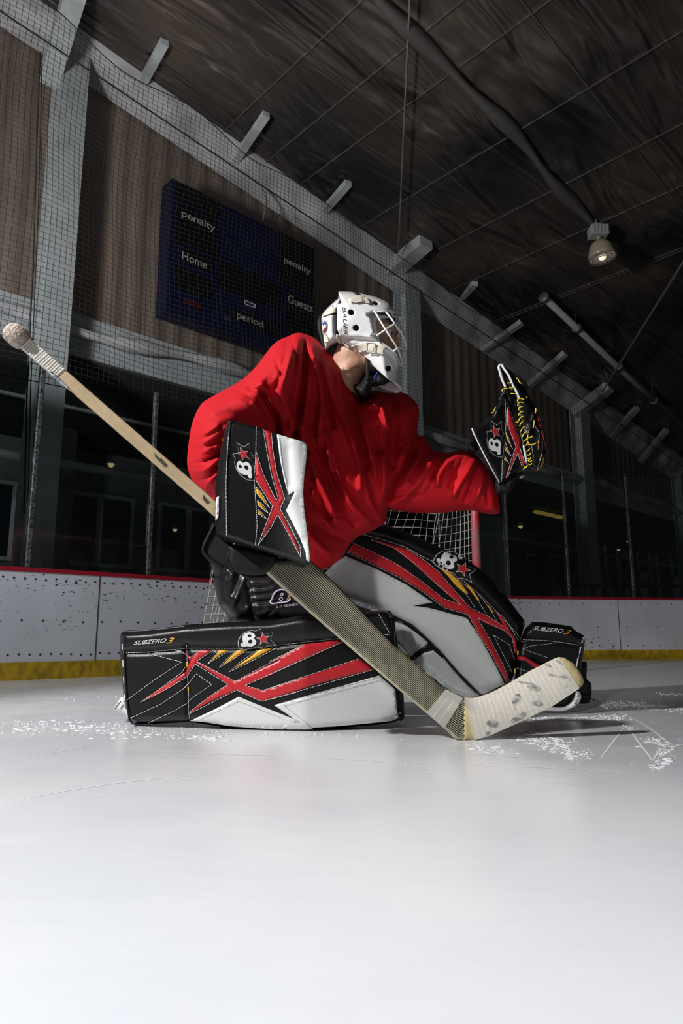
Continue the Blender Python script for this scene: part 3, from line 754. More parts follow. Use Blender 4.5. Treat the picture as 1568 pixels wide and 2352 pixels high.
# ---------------------------------------------------------------- logo
LB = 'M'
logo_patch = T('30,88 22,60 20,20 40,-25 80,-58 130,-70 165,-62 200,-80 222,-28 305,-42 285,18 330,62 262,70 232,95 190,72 150,88 60,98', 0, 0, 1)
logo_B = T('38,66 34,50 44,36 56,40 50,-10 66,-42 100,-56 140,-48 160,-22 150,2 168,30 160,58 128,74 90,70 60,74', 0, 0, 1)
logo_h1 = [(112+15*math.cos(a), -24+14*math.sin(a)) for a in np.linspace(0, 2*math.pi, 14)[:-1]]
logo_h2 = [(118+19*math.cos(a), 30+19*math.sin(a)) for a in np.linspace(0, 2*math.pi, 14)[:-1]]
def star(cx, cy, R, r, a0=-90): return [(cx+(R if i % 2 == 0 else r)*math.cos(math.radians(a0+36*i)), cy+(R if i % 2 == 0 else r)*math.sin(math.radians(a0+36*i))) for i in range(10)]
def logo(B, parent, pB, pS, pUp, off=.002):
    """pB centre of letter, pS centre of star, pUp = px offset vector for 'up' of half letter height"""
    b0 = np.array([108., 8.]); s0_ = np.array([222., 8.]); 
    pB = np.array(pB, float); ex = (np.array(pS, float)-pB)/(s0_-b0)[0]; ey = -np.array(pUp, float)/64.
    f = lambda q: [tuple(pB + ex*(x-b0[0]) + ey*(y-b0[1])) for x, y in q]
    t = thing_child('logo_patch', parent)
    st = 6
    grow = lambda q, c, g: [(c[0]+(x-c[0])*g, c[1]+(y-c[1])*g) for x, y in q]
    decal('patch_outline', B, f(grow(logo_patch, (165, 5), 1.06)), K['silver'], t, off, st)
    decal('patch_ground', B, f(grow(logo_patch, (165, 5), 1.015)), K['blk'], t, off+.0012, st)
    decal('letter', B, catm(f(logo_B)), K['wht'], t, off+.0024, st, holes=[f(logo_h1), f(logo_h2)])
    decal('star_border', B, f(star(228, 10, 62, 26, -97)), K['silver'], t, off+.0024, st)
    decal('star', B, f(star(228, 10, 50, 21, -97)), K['red'], t, off+.0036, st)
    return t
def catm(q): return catmull(q, True, 4)
class _Merge: pass
def thing_child(name, parent):
    """one patch becomes one mesh: gather, with material slots"""
    return PatchCollector(name, parent)
class PatchCollector:
    def __init__(s, name, parent): s.name, s.parent, s.v, s.f, s.mi, s.ms = name, parent, [], [], [], []
    def add(s, P, fs, m):
        if m not in s.ms: s.ms.append(m)
        k = len(s.v); s.v += P; s.f += [tuple(i+k for i in f) for f in fs]; s.mi += [s.ms.index(m)]*len(fs)
    def done(s):
        o = obj(s.name, s.v, s.f, s.ms, s.parent, False); o.data.polygons.foreach_set('material_index', s.mi); return o
_decal = decal
def decal(name, B, poly, m, parent, *a, **k):
    if isinstance(parent, PatchCollector):
        mb = MB(); _decal(name, B, poly, m, mb, *a, **k); parent.add(mb.v, mb.f, m); return None
    return _decal(name, B, poly, m, parent, *a, **k)

# ---------------------------------------------------------------- body
def skin_body():
    J = {'pelvis':((700,1300),2.28,.13),'belly':((735,1190),2.24,.13),'chest':((770,1020),2.18,.15),'neck0':((788,905),2.14,.075),'neck1':((808,850),2.12,.060),'head':((828,800),2.11,.062),
         'rs':((640,890),2.10,.075),'re':((505,1010),1.98,.050),'rw':((560,1150),1.86,.034),'rh':((600,1225),1.83,.030),
         'ls':((910,975),2.24,.07),'le':((1010,1100),2.25,.048),'lw':((1120,1075),2.25,.033),'lh':((1150,1040),2.25,.030),
         'rhip':((690,1335),2.30,.09),'rk':((845,1530),2.24,.055),'ra':((350,1575),2.27,.036),'rf':((300,1640),2.29,.026),
         'lhip':((790,1310),2.36,.09),'lk':((930,1330),2.46,.055),'la':((1250,1530),2.63,.036),'lf':((1290,1590),2.63,.028)}
    E_ = [('pelvis','belly'),('belly','chest'),('chest','neck0'),('neck0','neck1'),('neck1','head'),('chest','rs'),('rs','re'),('re','rw'),('rw','rh'),('chest','ls'),('ls','le'),('le','lw'),('lw','lh'),
          ('pelvis','rhip'),('rhip','rk'),('rk','ra'),('ra','rf'),('pelvis','lhip'),('lhip','lk'),('lk','la'),('la','lf')]
    names_ = list(J); vs = [W(*J[n][0], J[n][1]) for n in names_]; rs = [J[n][2] for n in names_]; ed = [(names_.index(a), names_.index(b)) for a, b in E_]
    # fingers curled round the stick (right hand) and inside the catching glove (left hand)
    for hn, base, dirs in (('rh', W(600,1225,1.83), [Vector((.03*(i-1.5)/1.5, -.03, -.01*i)) for i in range(4)]), ('lh', W(1150,1040,2.25), [Vector((.02+.012*i, -.02+.012*i, .03)) for i in range(4)])):
        hi = names_.index(hn)
        for i, d in enumerate(dirs):
            a = len(vs); vs += [base+d, base+d*1.9+Vector((.01,0,.012)), base+d*2.4+Vector((.03,.01,.012))]; rs += [.010,.009,.008]; ed += [(hi, a), (a, a+1), (a+1, a+2)]
        a = len(vs); vs += [base+Vector((-.03,-.01,.015)), base+Vector((-.04,-.03,.03))]; rs += [.011,.010]; ed += [(hi, a), (a, a+1)]
    me = bpy.data.meshes.new('person'); me.from_pydata(vs, ed, []); o = bpy.data.objects.new('person_build', me); C.objects.link(o)
    o.modifiers.new('skin', 'SKIN')
    for i, sv in enumerate(me.skin_vertices[0].data): sv.radius = (rs[i], rs[i]); sv.use_root = (i == 0)
    s = o.modifiers.new('sub', 'SUBSURF'); s.levels = 2
    dg = bpy.context.evaluated_depsgraph_get(); dg.update(); m2 = bpy.data.meshes.new_from_object(o.evaluated_get(dg)); bpy.data.objects.remove(o)
    mb = MB(); mb.add([v.co for v in m2.vertices], [tuple(p.vertices) for p in m2.polygons])
    mb.tube([W(765,975,2.24), W(780,910,2.175), W(795,855,2.135), W(814,805,2.11)], [.07,.060,.058,.060], 18)
    # head, looking to the right and a little down
    hc = W(838, 772, 2.115); fw = Vector((.93, -.28, -.22)).normalized(); rt_ = fw.cross(Vector((0,0,1))).normalized(); up = rt_.cross(fw)
    R = Matrix((fw, -rt_, up)).transposed()
    mb.sph(hc, 1, 28, 20, (.098,.076,.105), R)                                             # skull
    f = lambda x, y, z: hc + fw*x - rt_*y + up*z
    mb.sph(f(.035,0,-.065), 1, 20, 14, (.060,.056,.058), R)                               # jaw
    mb.sph(f(.075,0,-.095), 1, 14, 10, (.026,.030,.022), R)                               # chin
    mb.sph(f(.078,0,.030), 1, 16, 10, (.022,.055,.016), R)                                # brow
    mb.sph(f(.100,0,-.015), 1, 14, 10, (.020,.012,.030), R); mb.sph(f(.112,0,-.032), 1, 12, 8, (.015,.017,.012), R)   # nose
    for s_ in (-1, 1):
        mb.sph(f(.072, s_*.035, -.025), 1, 12, 8, (.024,.022,.022), R)                     # cheeks
        mb.sph(f(-.005, s_*.080, -.01), 1, 12, 8, (.018,.010,.032), R)                     # ears
    mb.sph(f(.094,0,-.058), 1, 12, 8, (.012,.026,.007), R); mb.sph(f(.092,0,-.068), 1, 12, 8, (.012,.023,.008), R)    # lips
    me = bpy.data.meshes.new('person'); me.from_pydata([tuple(v) for v in mb.v], [], mb.f)
    o = bpy.data.objects.new('b2', me); C.objects.link(o); r = o.modifiers.new('r', 'REMESH'); r.mode = 'VOXEL'; r.voxel_size = .006
    sm_ = o.modifiers.new('s', 'SMOOTH'); sm_.factor = .5; sm_.iterations = 3
    dg.update(); dg = bpy.context.evaluated_depsgraph_get(); m3 = bpy.data.meshes.new_from_object(o.evaluated_get(dg)); V = [v.co.copy() for v in m3.vertices]; Fc = [tuple(p.vertices) for p in m3.polygons]; bpy.data.objects.remove(o)
    return V, Fc, f, R
V, Fc, hf, HR = skin_body()
def largest(V, Fc):
    par = list(range(len(V)))
    def find(a):
        while par[a] != a: par[a] = par[par[a]]; a = par[a]
        return a
    for f in Fc:
        r = find(f[0])
        for q in f[1:]: par[find(q)] = r
    roots = [find(i) for i in range(len(V))]; best = max(set(roots), key=roots.count) if len(V) < 5 else int(np.bincount(roots).argmax())
    re = {}; nv = []
    for i, r in enumerate(roots):
        if r == best: re[i] = len(nv); nv.append(V[i])
    return nv, [tuple(re[q] for q in f) for f in Fc if f[0] in re]
V, Fc = largest(V, Fc)
base = Vector((W(700,1300,2.28).x, 2.28, 0))
person = obj('person', V, Fc, K['skin'], origin=base)
props(person, 'hockey goalie in a loose red jersey crouching in a split with one glove raised', 'person')
# face details
for s_ in (-1, 1):
    MB().sph(hf(.086, s_*.032, .006), .0125, 14, 10).build('eye', mat('eye_white', (.6,.58,.55), .2), person, True)
    MB().sph(hf(.0965, s_*.032, .005), .0055, 10, 8).build('iris', mat('iris', (.04,.03,.02), .2), person, True)
    MB().tube([hf(.088, s_*.014, .028), hf(.096, s_*.03, .034), hf(.085, s_*.052, .030)], [.003,.004,.002], 6).build('eyebrow', K['hair'], person, True)
MB().sph(hf(-.030, 0, .004), 1, 24, 16, (.076,.079,.103), HR).build('hair', K['hair'], person, True)

# jersey -------------------------------------------------------------
cj = lambda s: T(s, 400, 700, 2.0103)
jout = cj('565,130 610,137 660,162 700,203 745,248 785,290 803,330 822,375 842,405 868,430 900,402 935,396 985,408 1048,404 1090,425 1125,465 1129,520 1122,598 1150,606 1178,650 1200,672 1262,682 1312,672 1355,674 1398,700 1450,762 1480,840 1500,900 1503,955 1488,966 1440,965 1380,950 1325,950 1250,960 1150,962 1080,957 1000,945 984,940 978,985 968,1010 920,1040 862,1065 825,1090 795,1130 772,1170 705,1215 650,1232 610,1222 520,1170 400,1100 280,1020 200,950 150,900 105,850 75,795 60,740 62,680 75,580 92,520 112,478 135,448 182,420 270,372 330,332 390,270 440,202 478,167 520,148')
folds = []
def fd(s, h, w): folds.append((cj(s), h, w))
fd('600,175 602,260 592,400 572,520 560,600', -.045, 11)      # valley between arm and chest
fd('568,140 530,260 500,380 520,480 560,560', .028, 22)
fd('480,170 440,260 400,330 385,390', .022, 15)
fd('520,180 500,300 470,380', -.012, 9)
fd('385,355 350,385 395,400 430,450 470,520 480,600', -.032, 10)
fd('350,350 400,370 440,420 500,520', .016, 12)
fd('640,200 668,330 680,450 668,560 668,640', .030, 12)
fd('680,230 705,340 740,430 790,560 850,720 860,850', .022, 12)
fd('655,260 690,380 715,480 735,560', -.022, 8)
fd('745,290 770,420 800,540 830,640', .018, 10)
fd('620,700 650,780 700,880 745,985', .020, 14); fd('660,640 700,740 740,850 790,960 830,1010', -.018, 12)
fd('700,600 740,760 800,900 900,1010', .016, 14)
fd('760,980 700,975 650,900', -.012, 9)
fd('900,405 930,440 900,470 880,450', .018, 7); fd('905,440 930,470', .02, 7)
fd('935,410 960,480 985,560', .026, 13); fd('1020,430 1010,520 1000,640 1010,740', -.022, 18)
fd('1085,450 1080,520 1065,600 1050,700', .022, 12)
fd('1125,600 1100,680 1050,780 1000,860 985,940', -.045, 18)
fd('960,700 970,820 975,930', .02, 18)
fd('90,700 140,680 190,655 240,640', .016, 7); fd('85,735 130,725 190,700 230,680', -.016, 6); fd('90,770 140,765 200,720', .016, 7); fd('105,815 150,800 200,745', -.018, 7); fd('140,880 160,820 200,780', .018, 7); fd('170,900 185,830', -.016, 6)
fd('80,650 150,630 210,590 260,560', .010, 10)
fd('130,470 220,430 300,440 370,500', .014, 22); fd('180,520 260,500 330,540', -.006, 14)
fd('1200,680 1180,740 1120,830 1050,900', .020, 14); fd('1255,690 1215,750 1200,800', -.018, 9)
fd('1310,690 1265,730 1225,780 1215,830', .022, 8); fd('1340,700 1300,770 1275,840', -.014, 8)
fd('1390,710 1350,780 1315,830 1290,880', .022, 9); fd('1410,730 1375,820 1345,900', -.020, 8)
fd('1430,750 1420,830 1390,900 1370,940', .018, 8); fd('1455,800 1445,870 1450,930', -.020, 7)
fd('1478,850 1470,900 1465,955', .022, 7); fd('1170,660 1150,720 1090,800', -.014, 10)
fd('770,420 850,600 900,760 930,900 940,1000', -.010, 20); fd('860,470 900,640 930,800', .014, 14)
fd('620,1060 680,1120 740,1180', .012, 14); fd('650,1010 730,1060 800,1090', -.010, 14)
for q_, h_, w_ in (('440,215 470,260 500,330',-.012,6),('540,150 560,230 556,330 540,430',-.014,6),('330,340 390,350 430,390',.012,6),('300,400 380,440 430,520',-.010,7),('360,450 420,520 440,600',.010,7),
    ('700,215 760,330 800,450',-.012,6),('780,330 830,480 870,620 890,760',-.013,7),('820,420 870,560 905,700',.012,7),('660,480 700,620 720,760',.012,7),('720,700 760,830 810,950',-.012,7),('640,860 670,960 730,1040',.012,9),('880,800 900,900 950,980',.012,8),('930,560 945,700 950,830',-.012,8),
    ('1040,440 1050,540 1040,640',.012,7),('1100,560 1080,660 1040,760',.012,8),('70,600 130,600 200,560',.010,8),('65,700 120,690 180,660',-.010,6),('120,860 150,830 190,800',.010,5),('1230,720 1190,780 1150,860',.010,7),('1370,690 1330,750 1300,800',-.010,5),('1500,930 1440,945 1380,930',.008,5),('560,600 600,700 640,800',-.014,9),('990,900 1060,870 1120,880',-.012,9)): fd(q_, h_, w_)
armax = cj('455,290 330,420 200,520 130,640 170,800 300,980 380,1050')
lnz = np.random.rand(6)*6
def jrel(P):
    h = np.zeros(len(P))
    for l, a, w_ in folds:
        l2 = np.array(l); sel = (P[:,0] > l2[:,0].min()-4*w_) & (P[:,0] < l2[:,0].max()+4*w_) & (P[:,1] > l2[:,1].min()-4*w_) & (P[:,1] < l2[:,1].max()+4*w_)
        if sel.any(): h[sel] += 1.0*ridge(P[sel], catmull(l, False, 3), a*1.55, w_*.62)
    d = segdist(P, armax, False); h += .15*np.exp(-(d/85.)**2*1.1)
    x, y = P[:,0], P[:,1]
    h += .004*np.sin(x*.031+y*.011+1)*np.sin(y*.027-x*.012)+.0025*np.sin(x*.07-y*.03)*np.sin(y*.05)
    return h
def jY(x, y):
    return lin([(430,2.06),(600,2.12),(700,2.13),(800,2.17),(950,2.30),(1150,2.33)], x)
jersey = solid('jersey', jout, jY, .15, 95, K['jer'], person, step=4.2, relief=jrel, back=.14, k=3)
props(jersey, 'loose bright red jersey')
# sleeve cuff opening (dark inner lining) and neck items
cn = lambda s: T(s, 700, 640, 5.2267)
nk = solid('neck_guard', cn('730,950 785,1010 800,1150 900,1120 1010,1210 1000,1250 880,1290 800,1300 795,1370 700,1450 630,1390 560,1260 640,1270 700,1190 735,1100'), lambda x, y: 2.115, .075, 14, K['blkm'], person, step=6)
MB().tube([W(*q, 2.045) for q in cn('875,1120 845,1170 822,1210 812,1250')], .0022, 6).build('blue_piping', mat('blue_piping', (.02,.10,.75), .4), person, True)
solid('chin_strap', cn('722,940 782,985 778,1230 735,1240'), lambda x, y: 2.035, .004, 3, K['blkm'], person, step=5, sm=False)
solid('chin_cup', cn('870,1140 960,1170 1010,1215 985,1255 900,1275 840,1250'), lambda x, y: 2.06, .03, 10, K['blkm'], person, step=5)
# pants --------------------------------------------------------------
cp = lambda s: T(s, 420, 1180, 4.612)
pant_out = cp('330,470 330,640 325,720 350,830 380,960 440,1040 485,1110 500,1170 900,1220 1500,1230 1900,1190 2060,1090 1990,1020 1880,985 1660,890 1520,790 1440,690 1340,600 1200,520 900,480')
pf = []
for s, h, w_ in (('400,640 370,760 400,900 460,1020',.02,9),('440,640 410,780 440,920',-.02,7),('520,640 470,760 480,860 560,900',.018,6),('600,640 560,760 520,860',-.018,6),('640,720 600,800 560,900 540,960',.016,5),
                 ('700,740 800,745 920,735',.014,4),('720,830 820,815 940,800',.014,4),('740,900 850,890 950,880',.012,4),('760,980 860,985 960,960',.012,4),('770,1080 850,1060 920,1010',.014,4),('850,1120 920,1090 980,1040',.012,4),('690,740 720,900 750,1120',-.02,5),('680,1010 710,980',.014,4),
                 ('720,790 930,770',-.010,4),('730,860 940,845',-.010,4),('750,945 950,920',-.010,4)):
    pf.append((cp(s), h, w_))
def prel(P):
    h = np.zeros(len(P))
    for l, a, w_ in pf: h += ridge(P, l, a*.45, w_*1.15)
    return h
pants = solid('hockey_pants', pant_out, lambda x, y: 2.36, .13, 45, K['pant'], person, step=4.5, relief=prel, back=.13)
pb = bvh(pants)
K['lav'] = mat('pale_lavender_print', (.55,.50,.70), .5)
mb = MB()
stitch(mb, pb, cp('1080,810 1030,805 985,825 955,865 945,905 925,925 930,945 965,955 1010,945 1060,940 1110,930 1140,900'), .0028, .004, sm=True, dash=False)
stitch(mb, pb, cp('1050,840 1065,850 1055,870 1035,870 1035,850 1050,840'), .0016, .004, dash=False); stitch(mb, pb, cp('1040,885 1060,895 1050,920 1020,915 1022,895 1040,885'), .0018, .004, dash=False)
mb.build('pants_emblem', K['lav'], person)
decal('pants_emblem_mark', pb, cp('1125,850 1160,870 1100,930 1090,925'), mat('bronze_print', (.20,.12,.03), .5), person, .003, 4)
text_on('pants_lettering', '5.0 SERIES', quad_fn(*cp('985,972 1215,948 1218,970 988,998'), pb, .004), mat('pale_print', (.45,.43,.5), .5), person)

# ---------------------------------------------------------------- near (right) leg pad
c4 = lambda s: T(s, 260, 1380, 3.7333)
c5b = lambda s: T(s, 620, 1380, 4.6118)
pad1 = thing('leg_pad', (-.25, 2.2, 0), 'black, red and white goalie leg pad lying along the ice in front of the goalie', 'leg pad', 'goalie leg pads')
out1 = c4('60,300 68,275 90,262 300,250 620,205 1000,180')+c5b('0,210 300,160 600,150 940,130 1150,98 1230,98 1275,125 1300,170 1350,490 1400,900 1422,1200 1410,1245 1370,1265 1300,1290 1150,1312 500,1368 0,1372')+c4('1000,1090 650,1040 300,1057 170,1056 125,1022 90,850 60,500')
def y1(x, y): return 2.175 + max(0, 700-x)*.00022 + max(0, x-700)*.00025 + (max(0, 430-x)*.0001)
seam1 = c4('105,447 300,440 620,408 700,406 1080,408 1200,408')+c5b('0,480 350,440 720,400 1260,355')
vseam1 = c4('628,380 632,500 636,640 645,800 645,960 660,1035')
def rel1(P):
    h = ridge(P, seam1, -.010, 4)+ridge(P, vseam1, -.014, 5)
    d = segdist(P, seam1, False); up = P[:,1] < np.interp(P[:,0], [q[0] for q in seam1], [q[1] for q in seam1]); h += np.where(up, .016*(1-np.exp(-d/8)), .004*(1-np.exp(-d/25)))
    return h
pad_m1 = K['blk']
b1o = solid('pad_body', out1, y1, .058, 16, K['blk'], pad1, step=6, relief=rel1, k=2, sm=False)
B1 = bvh(b1o)
A = lambda name, poly, m, off=.0015, **k: decal(name, B1, poly, m, pad1, off, 7, **k)
A('white_panel', c4('655,1028 800,945 1075,822 1200,880 1545,1015 1568,1020')+c5b('250,1250 0,1195 0,1366 400,1362')[0:0]+[], K['padw']) if False else None
A('white_panel', c4('658,1030 860,935 1075,822 1250,895 1545,1012 1660,1050 1720,1105 1600,1108 1300,1098 1000,1075 800,1042'), K['padw'])
A('white_panel', c5b('42,1105 500,975 1160,790 1325,940 1345,1150 1362,1240 1290,1272 1100,1292 700,1330 400,1345 200,1352 120,1340 252,1250'), K['padw'])
A('red_stripe', c4('745,420 850,420 710,520 700,545 665,590 632,640 620,625 635,575 665,500 700,455'), K['red'])
A('red_stripe', c4('702,528 730,525 1045,690')+c4('1440,500')+c5b('0,650 350,462 720,418 760,440 450,580 0,775')+c4('1390,620 1130,725 1280,768')+c5b('0,922 500,760 940,612 1040,680 1080,728 500,880 0,1045')+c4('1400,820 1270,862 1052,765 800,880 652,965 650,955 810,830 982,716 880,640'), K['red'])
A('red_stripe', c4('632,620 618,612 500,690 390,760 300,820 235,868 360,815 500,735 630,645'), K['red'])
A('red_corner', c4('600,445 628,455 672,492 655,510 630,470'), K['red'])
for s in ('905,425 955,420 985,422 905,470 825,530 870,475','1060,425 1120,418 1140,422 1060,475 935,555 985,500','1262,408 1372,400 1290,450 1180,510 1040,578 1100,530 1190,470'): A('yellow_slash', c4(s), K['yel'])
for s in ('628,525 637,525 636,570 628,568','638,730 648,745 648,778 638,775'): A('yellow_tab', c4(s), K['lace'], .003)
mb = MB(); st = lambda q, **k: stitch(mb, B1, q, **k)
st(seam1, on=4, gap=2)
for s in ('300,452 585,525 350,680 120,848','240,866 420,740 590,612 615,570','148,1005 400,890 600,755 635,720 712,626 845,717 700,815 640,865','645,870 520,945 300,1048',
          '235,868 480,745 632,650 698,545','715,520 1045,690 1310,550 1430,485 1568,410','700,540 982,716 810,830 652,955','652,968 830,880 1055,765 1270,862 1568,785','1568,530 1130,725 1280,768 1568,683',
          '860,420 720,515','845,418 880,440','810,540 870,470 935,422','812,540 900,485 990,425','908,572 970,500 1060,425','908,572 1030,500 1150,420','996,608 1080,530 1240,420','996,608 1200,510 1400,400','590,440 660,490 700,455 770,418'):
    st(c4(s))
for s in ('0,640 360,462','0,780 760,440','0,922 940,612','0,1045 1085,730','1150,140 1265,340','1200,358 1265,360'): st(c5b(s))
st(vseam1, on=3, gap=2); 
mb.build('white_stitching', K['thr'], pad1)
mb = MB()
for s in ('740,1020 1075,862 1440,1005',): st(c4(s), on=2.5, gap=1.5) if False else stitch(mb, B1, c4(s), .0007, .003, 2.5, 1.5)
for s in ('100,1085 560,960 1170,800','150,1115 560,1000 1190,835','150,1115 430,1330'): stitch(mb, B1, c5b(s), .0007, .003, 2.5, 1.5)
mb.build('grey_stitching', K['grythr'], pad1)
mb = MB()
for s in ('78,370 80,415','84,505 86,565','90,650 93,705','98,805 103,860','112,930 125,1000'): mb.tube([W(*q, y1(*q)-.052) for q in c4(s)], .0022, 5)
for s in ('1245,165 1272,175','1265,290 1290,293','1358,1185 1380,1190'): mb.tube([W(*q, y1(*q)-.057) for q in c5b(s)], .0018, 5)
mb.build('edge_lacing', K['thr'], pad1)
mb = MB()
pts = c4('85,290 92,272 120,265 300,258 610,222 640,235'); mb.tube([W(x, y, y1(x,y)-.03) for x, y in pts], .004, 6); mb.build('piping', K['blk'], pad1, True); mb = MB()
pts = c4('100,300 98,420 105,640 118,850 140,1020 165,1050'); mb.tube([W(x, y, y1(x,y)-.058) for x, y in pts], .0035, 6); mb.build('piping', K['blk'], pad1, True); mb = MB()
pts = c5b('1300,180 1330,500 1350,900 1370,1200'); mb.tube([W(x, y, y1(x,y)-.05) for x, y in pts], .004, 6)
mb.build('piping', K['blk'], pad1, True)
lg = logo(B1, pad1, c4('1165,330')[0], c4('1280,325')[0], (0,-16)); lg.done()
text_on('pad_lettering', 'SUBZERO', quad_fn(*c4('185,345 458,320 450,358 172,378'), B1, .0035), K['silver'], pad1, shear=.3, bold=.012)
text_on('pad_numeral', '3', quad_fn(*c4('462,318 525,315 512,362 450,366'), B1, .0035), K['yel'], pad1, shear=.3)
# knee-side flap ends seen at the right
solid('pad_edge_roll', c5b('1285,110 1310,160 1345,400 1360,490 1425,1200 1405,1255 1330,1285 1385,1250 1400,1180 1345,620 1310,330')[0:0] or c5b('1240,105 1290,130 1320,260 1362,500 1400,840 1425,1200 1395,1262 1365,1240 1335,900 1305,500 1275,200'), lambda x, y: y1(x,y)+.0, .055, 8, K['blk'], pad1, step=6)

# ---------------------------------------------------------------- far (left) leg pad
c6 = lambda s: T(s, 720, 1180, 3.0154)
cz1 = lambda s: T(s, 900, 1380, 3.136)
pad2 = thing('leg_pad', (.55, 2.55, 0), 'black, red and white goalie leg pad of the bent far leg, beside the stick blade', 'leg pad', 'goalie leg pads')
out2 = c6('330,60 500,75 620,118 760,178 860,228 950,265 1060,320 1150,380 1250,478 1345,585 1400,660 1460,740 1462,772 1445,830 1425,900 1410,980 1395,1100 1360,1175 1325,1195 1160,1262 1060,1280 960,1240 870,1180 680,1000 620,930 570,880 560,745 480,672 350,625 180,565 60,462 76,410 130,340 180,250 200,120')
def y2(x, y): return 2.42 + (x-740)*.00050
seamw = c6('180,548 400,600 600,655 800,755 980,880 1150,1040 1295,1192')
pipe2 = c6('545,700 680,770 800,880 900,980 1000,1100 1160,1262')
tops2 = c6('330,140 480,180 640,232 760,300 880,355 1030,460 1150,560 1270,680 1380,800 1440,872')
def rel2(P):
    h = ridge(P, seamw, -.006, 3) + ridge(P, pipe2, -.02, 6) + ridge(P, tops2, -.010, 4)
    yw = np.interp(P[:,0], [q[0] for q in seamw], [q[1] for q in seamw]); yp = np.interp(P[:,0], [q[0] for q in pipe2], [q[1] for q in pipe2]); yt = np.interp(P[:,0], [q[0] for q in tops2], [q[1] for q in tops2])
    h += np.where(P[:,1] < yt, .018*(1-np.exp(-np.abs(P[:,1]-yt)/9)), 0)
    h -= np.where(P[:,1] > yw, .0009*np.abs(P[:,1]-yw), 0)
    h -= np.where((P[:,1] > yp) & (P[:,0] > 900), .012, 0)
    return h
b2o = solid('pad_body', out2, y2, .07, 26, K['blk'], pad2, step=6, relief=rel2, sm=False)
B2 = bvh(b2o)
A2 = lambda name, poly, m, off=.0015, **k: decal(name, B2, poly, m, pad2, off, 7, **k)
A2('white_panel', dens(c6('222,293 440,385 640,490 825,615 690,637 800,652 1060,722 1160,870 1260,1050 1325,1185 1290,1196 1165,1258 1000,1092 900,975 800,872 680,765 580,716 480,668 350,620 180,560 64,460 80,410 140,345'), 12), K['padw'])
K['wing'] = ribbed('grey_white_knee_wing', (.55,.56,.57), (0,.2,0))
A2('knee_wing_panel', c6('562,745 640,775 720,830 800,900 678,1000 620,925 575,870'), K['wing'])
A2('knee_wing_panel', c6('690,1012 760,965 840,940 895,992 960,1075 1060,1185 1150,1262 1060,1276 965,1238 880,1180'), K['wing'])
A2('red_stripe', c6('275,205 380,250 480,295 620,372 760,480 900,590 1012,628 930,560 840,478 700,350 560,242 425,188 410,175 520,207 640,243 735,305 860,398 960,515 1085,658 1200,708 1330,780 1340,802 1372,830 1402,880 1412,962 1395,965 1375,855 1325,812 1200,762 1130,725 1175,800 1235,905 1310,1050 1355,1160 1340,1168 1290,1080 1220,950 1135,820 1072,697 910,648 750,530 600,440 400,340 235,262'), K['red'])
A2('red_slash', c6('1262,678 1310,722 1368,822 1338,800 1300,750'), K['red'])
for s in ('872,373 950,408 1020,480 1070,548 1062,562 990,505 930,432','1052,487 1090,508 1150,600 1140,606 1098,550','1182,608 1222,648 1252,692 1235,682 1205,642'): A2('yellow_slash', c6(s), K['yel'])
A2('yellow_tab', c6('1410,948 1420,950 1418,980 1408,978'), K['lace'], .003); A2('yellow_tab', c6('1390,1070 1400,1072 1396,1108 1386,1105'), K['lace'], .003)
mb = MB(); s2_ = lambda s, **k: stitch(mb, B2, c6(s), **k)
stitch(mb, B2, tops2, on=4, gap=2)
for s in ('268,200 400,262 560,340 740,462 900,588 1018,630','400,180 560,240 700,348 840,478 1018,630','232,268 400,346 600,446 750,536 905,652 1070,700 1140,830 1220,955 1290,1085 1340,1170','640,240 745,305 865,400 962,515 1088,655 1200,705 1345,800','850,360 990,460 1120,652','1000,455 1100,540 1195,692','1140,560 1210,640 1273,750','1135,728 1180,800 1240,905 1312,1048 1358,1162','1140,725 1320,810 1372,855 1395,965','1240,838 1355,905 1390,1010','1245,840 1330,1010 1375,1100','1250,670 1320,720 1420,880'): s2_(s)
mb.build('white_stitching', K['thr'], pad2)
mb = MB()
for s in ('210,308 430,400 620,500 760,590','570,655 700,600 790,608','590,655 800,662 1055,735 1150,885 1250,1060 1310,1190','700,640 640,650'): stitch(mb, B2, c6(s), .0007, .003, 2.5, 1.5)
mb.build('grey_stitching', K['grythr'], pad2)
mb = MB(); mb.tube([p for p in (proj(B2, x, y, .004) for x, y in dens(pipe2, 10, False)) if p], .006, 8); mb.build('piping', K['blk'], pad2, True); mb = MB(); mb.tube([p for p in (proj(B2, x, y, .003) for x, y in dens(c6('895,990 800,905 680,1000'), 8, False)) if p], .008, 6)
mb.build('piping', K['blk'], pad2, True)
decal('black_wedge', B2, c6('672,1005 800,895 845,925 850,942 770,958 700,1010'), K['blk'], pad2, .003, 7)
lg = logo(B2, pad2, c6('935,320')[0], c6('1028,378')[0], (10,-15)); lg.done()
# foot section
outf = cz1('925,285 945,225 965,192 1008,152 1100,155 1285,182 1330,222 1380,248 1390,290 1375,400 1360,520 1345,640 1300,700 1150,740 1000,760 930,700 880,575 895,420 905,330')
def yf(x, y): return 2.64
seamf = cz1('925,280 1100,285 1230,300 1340,320')
def relf(P):
    yt = np.interp(P[:,0], [q[0] for q in seamf], [q[1] for q in seamf]); return ridge(P, seamf, -.010, 3)+np.where(P[:,1] < yt, .022*(1-np.exp(-np.abs(P[:,1]-yt)/6)), 0)+ridge(P, cz1('930,430 1000,440 1080,490'), .01, 8)
bfo = solid('boot_section', outf, yf, .06, 14, K['blk'], pad2, step=5, relief=relf, sm=False)
BF = bvh(bfo)
decal('red_slash', BF, cz1('900,395 960,403 1065,470 1080,500 1020,480 960,430 903,425'), K['red'], pad2, .002, 5)
mb = MB(); stitch(mb, BF, seamf, on=4, gap=2)
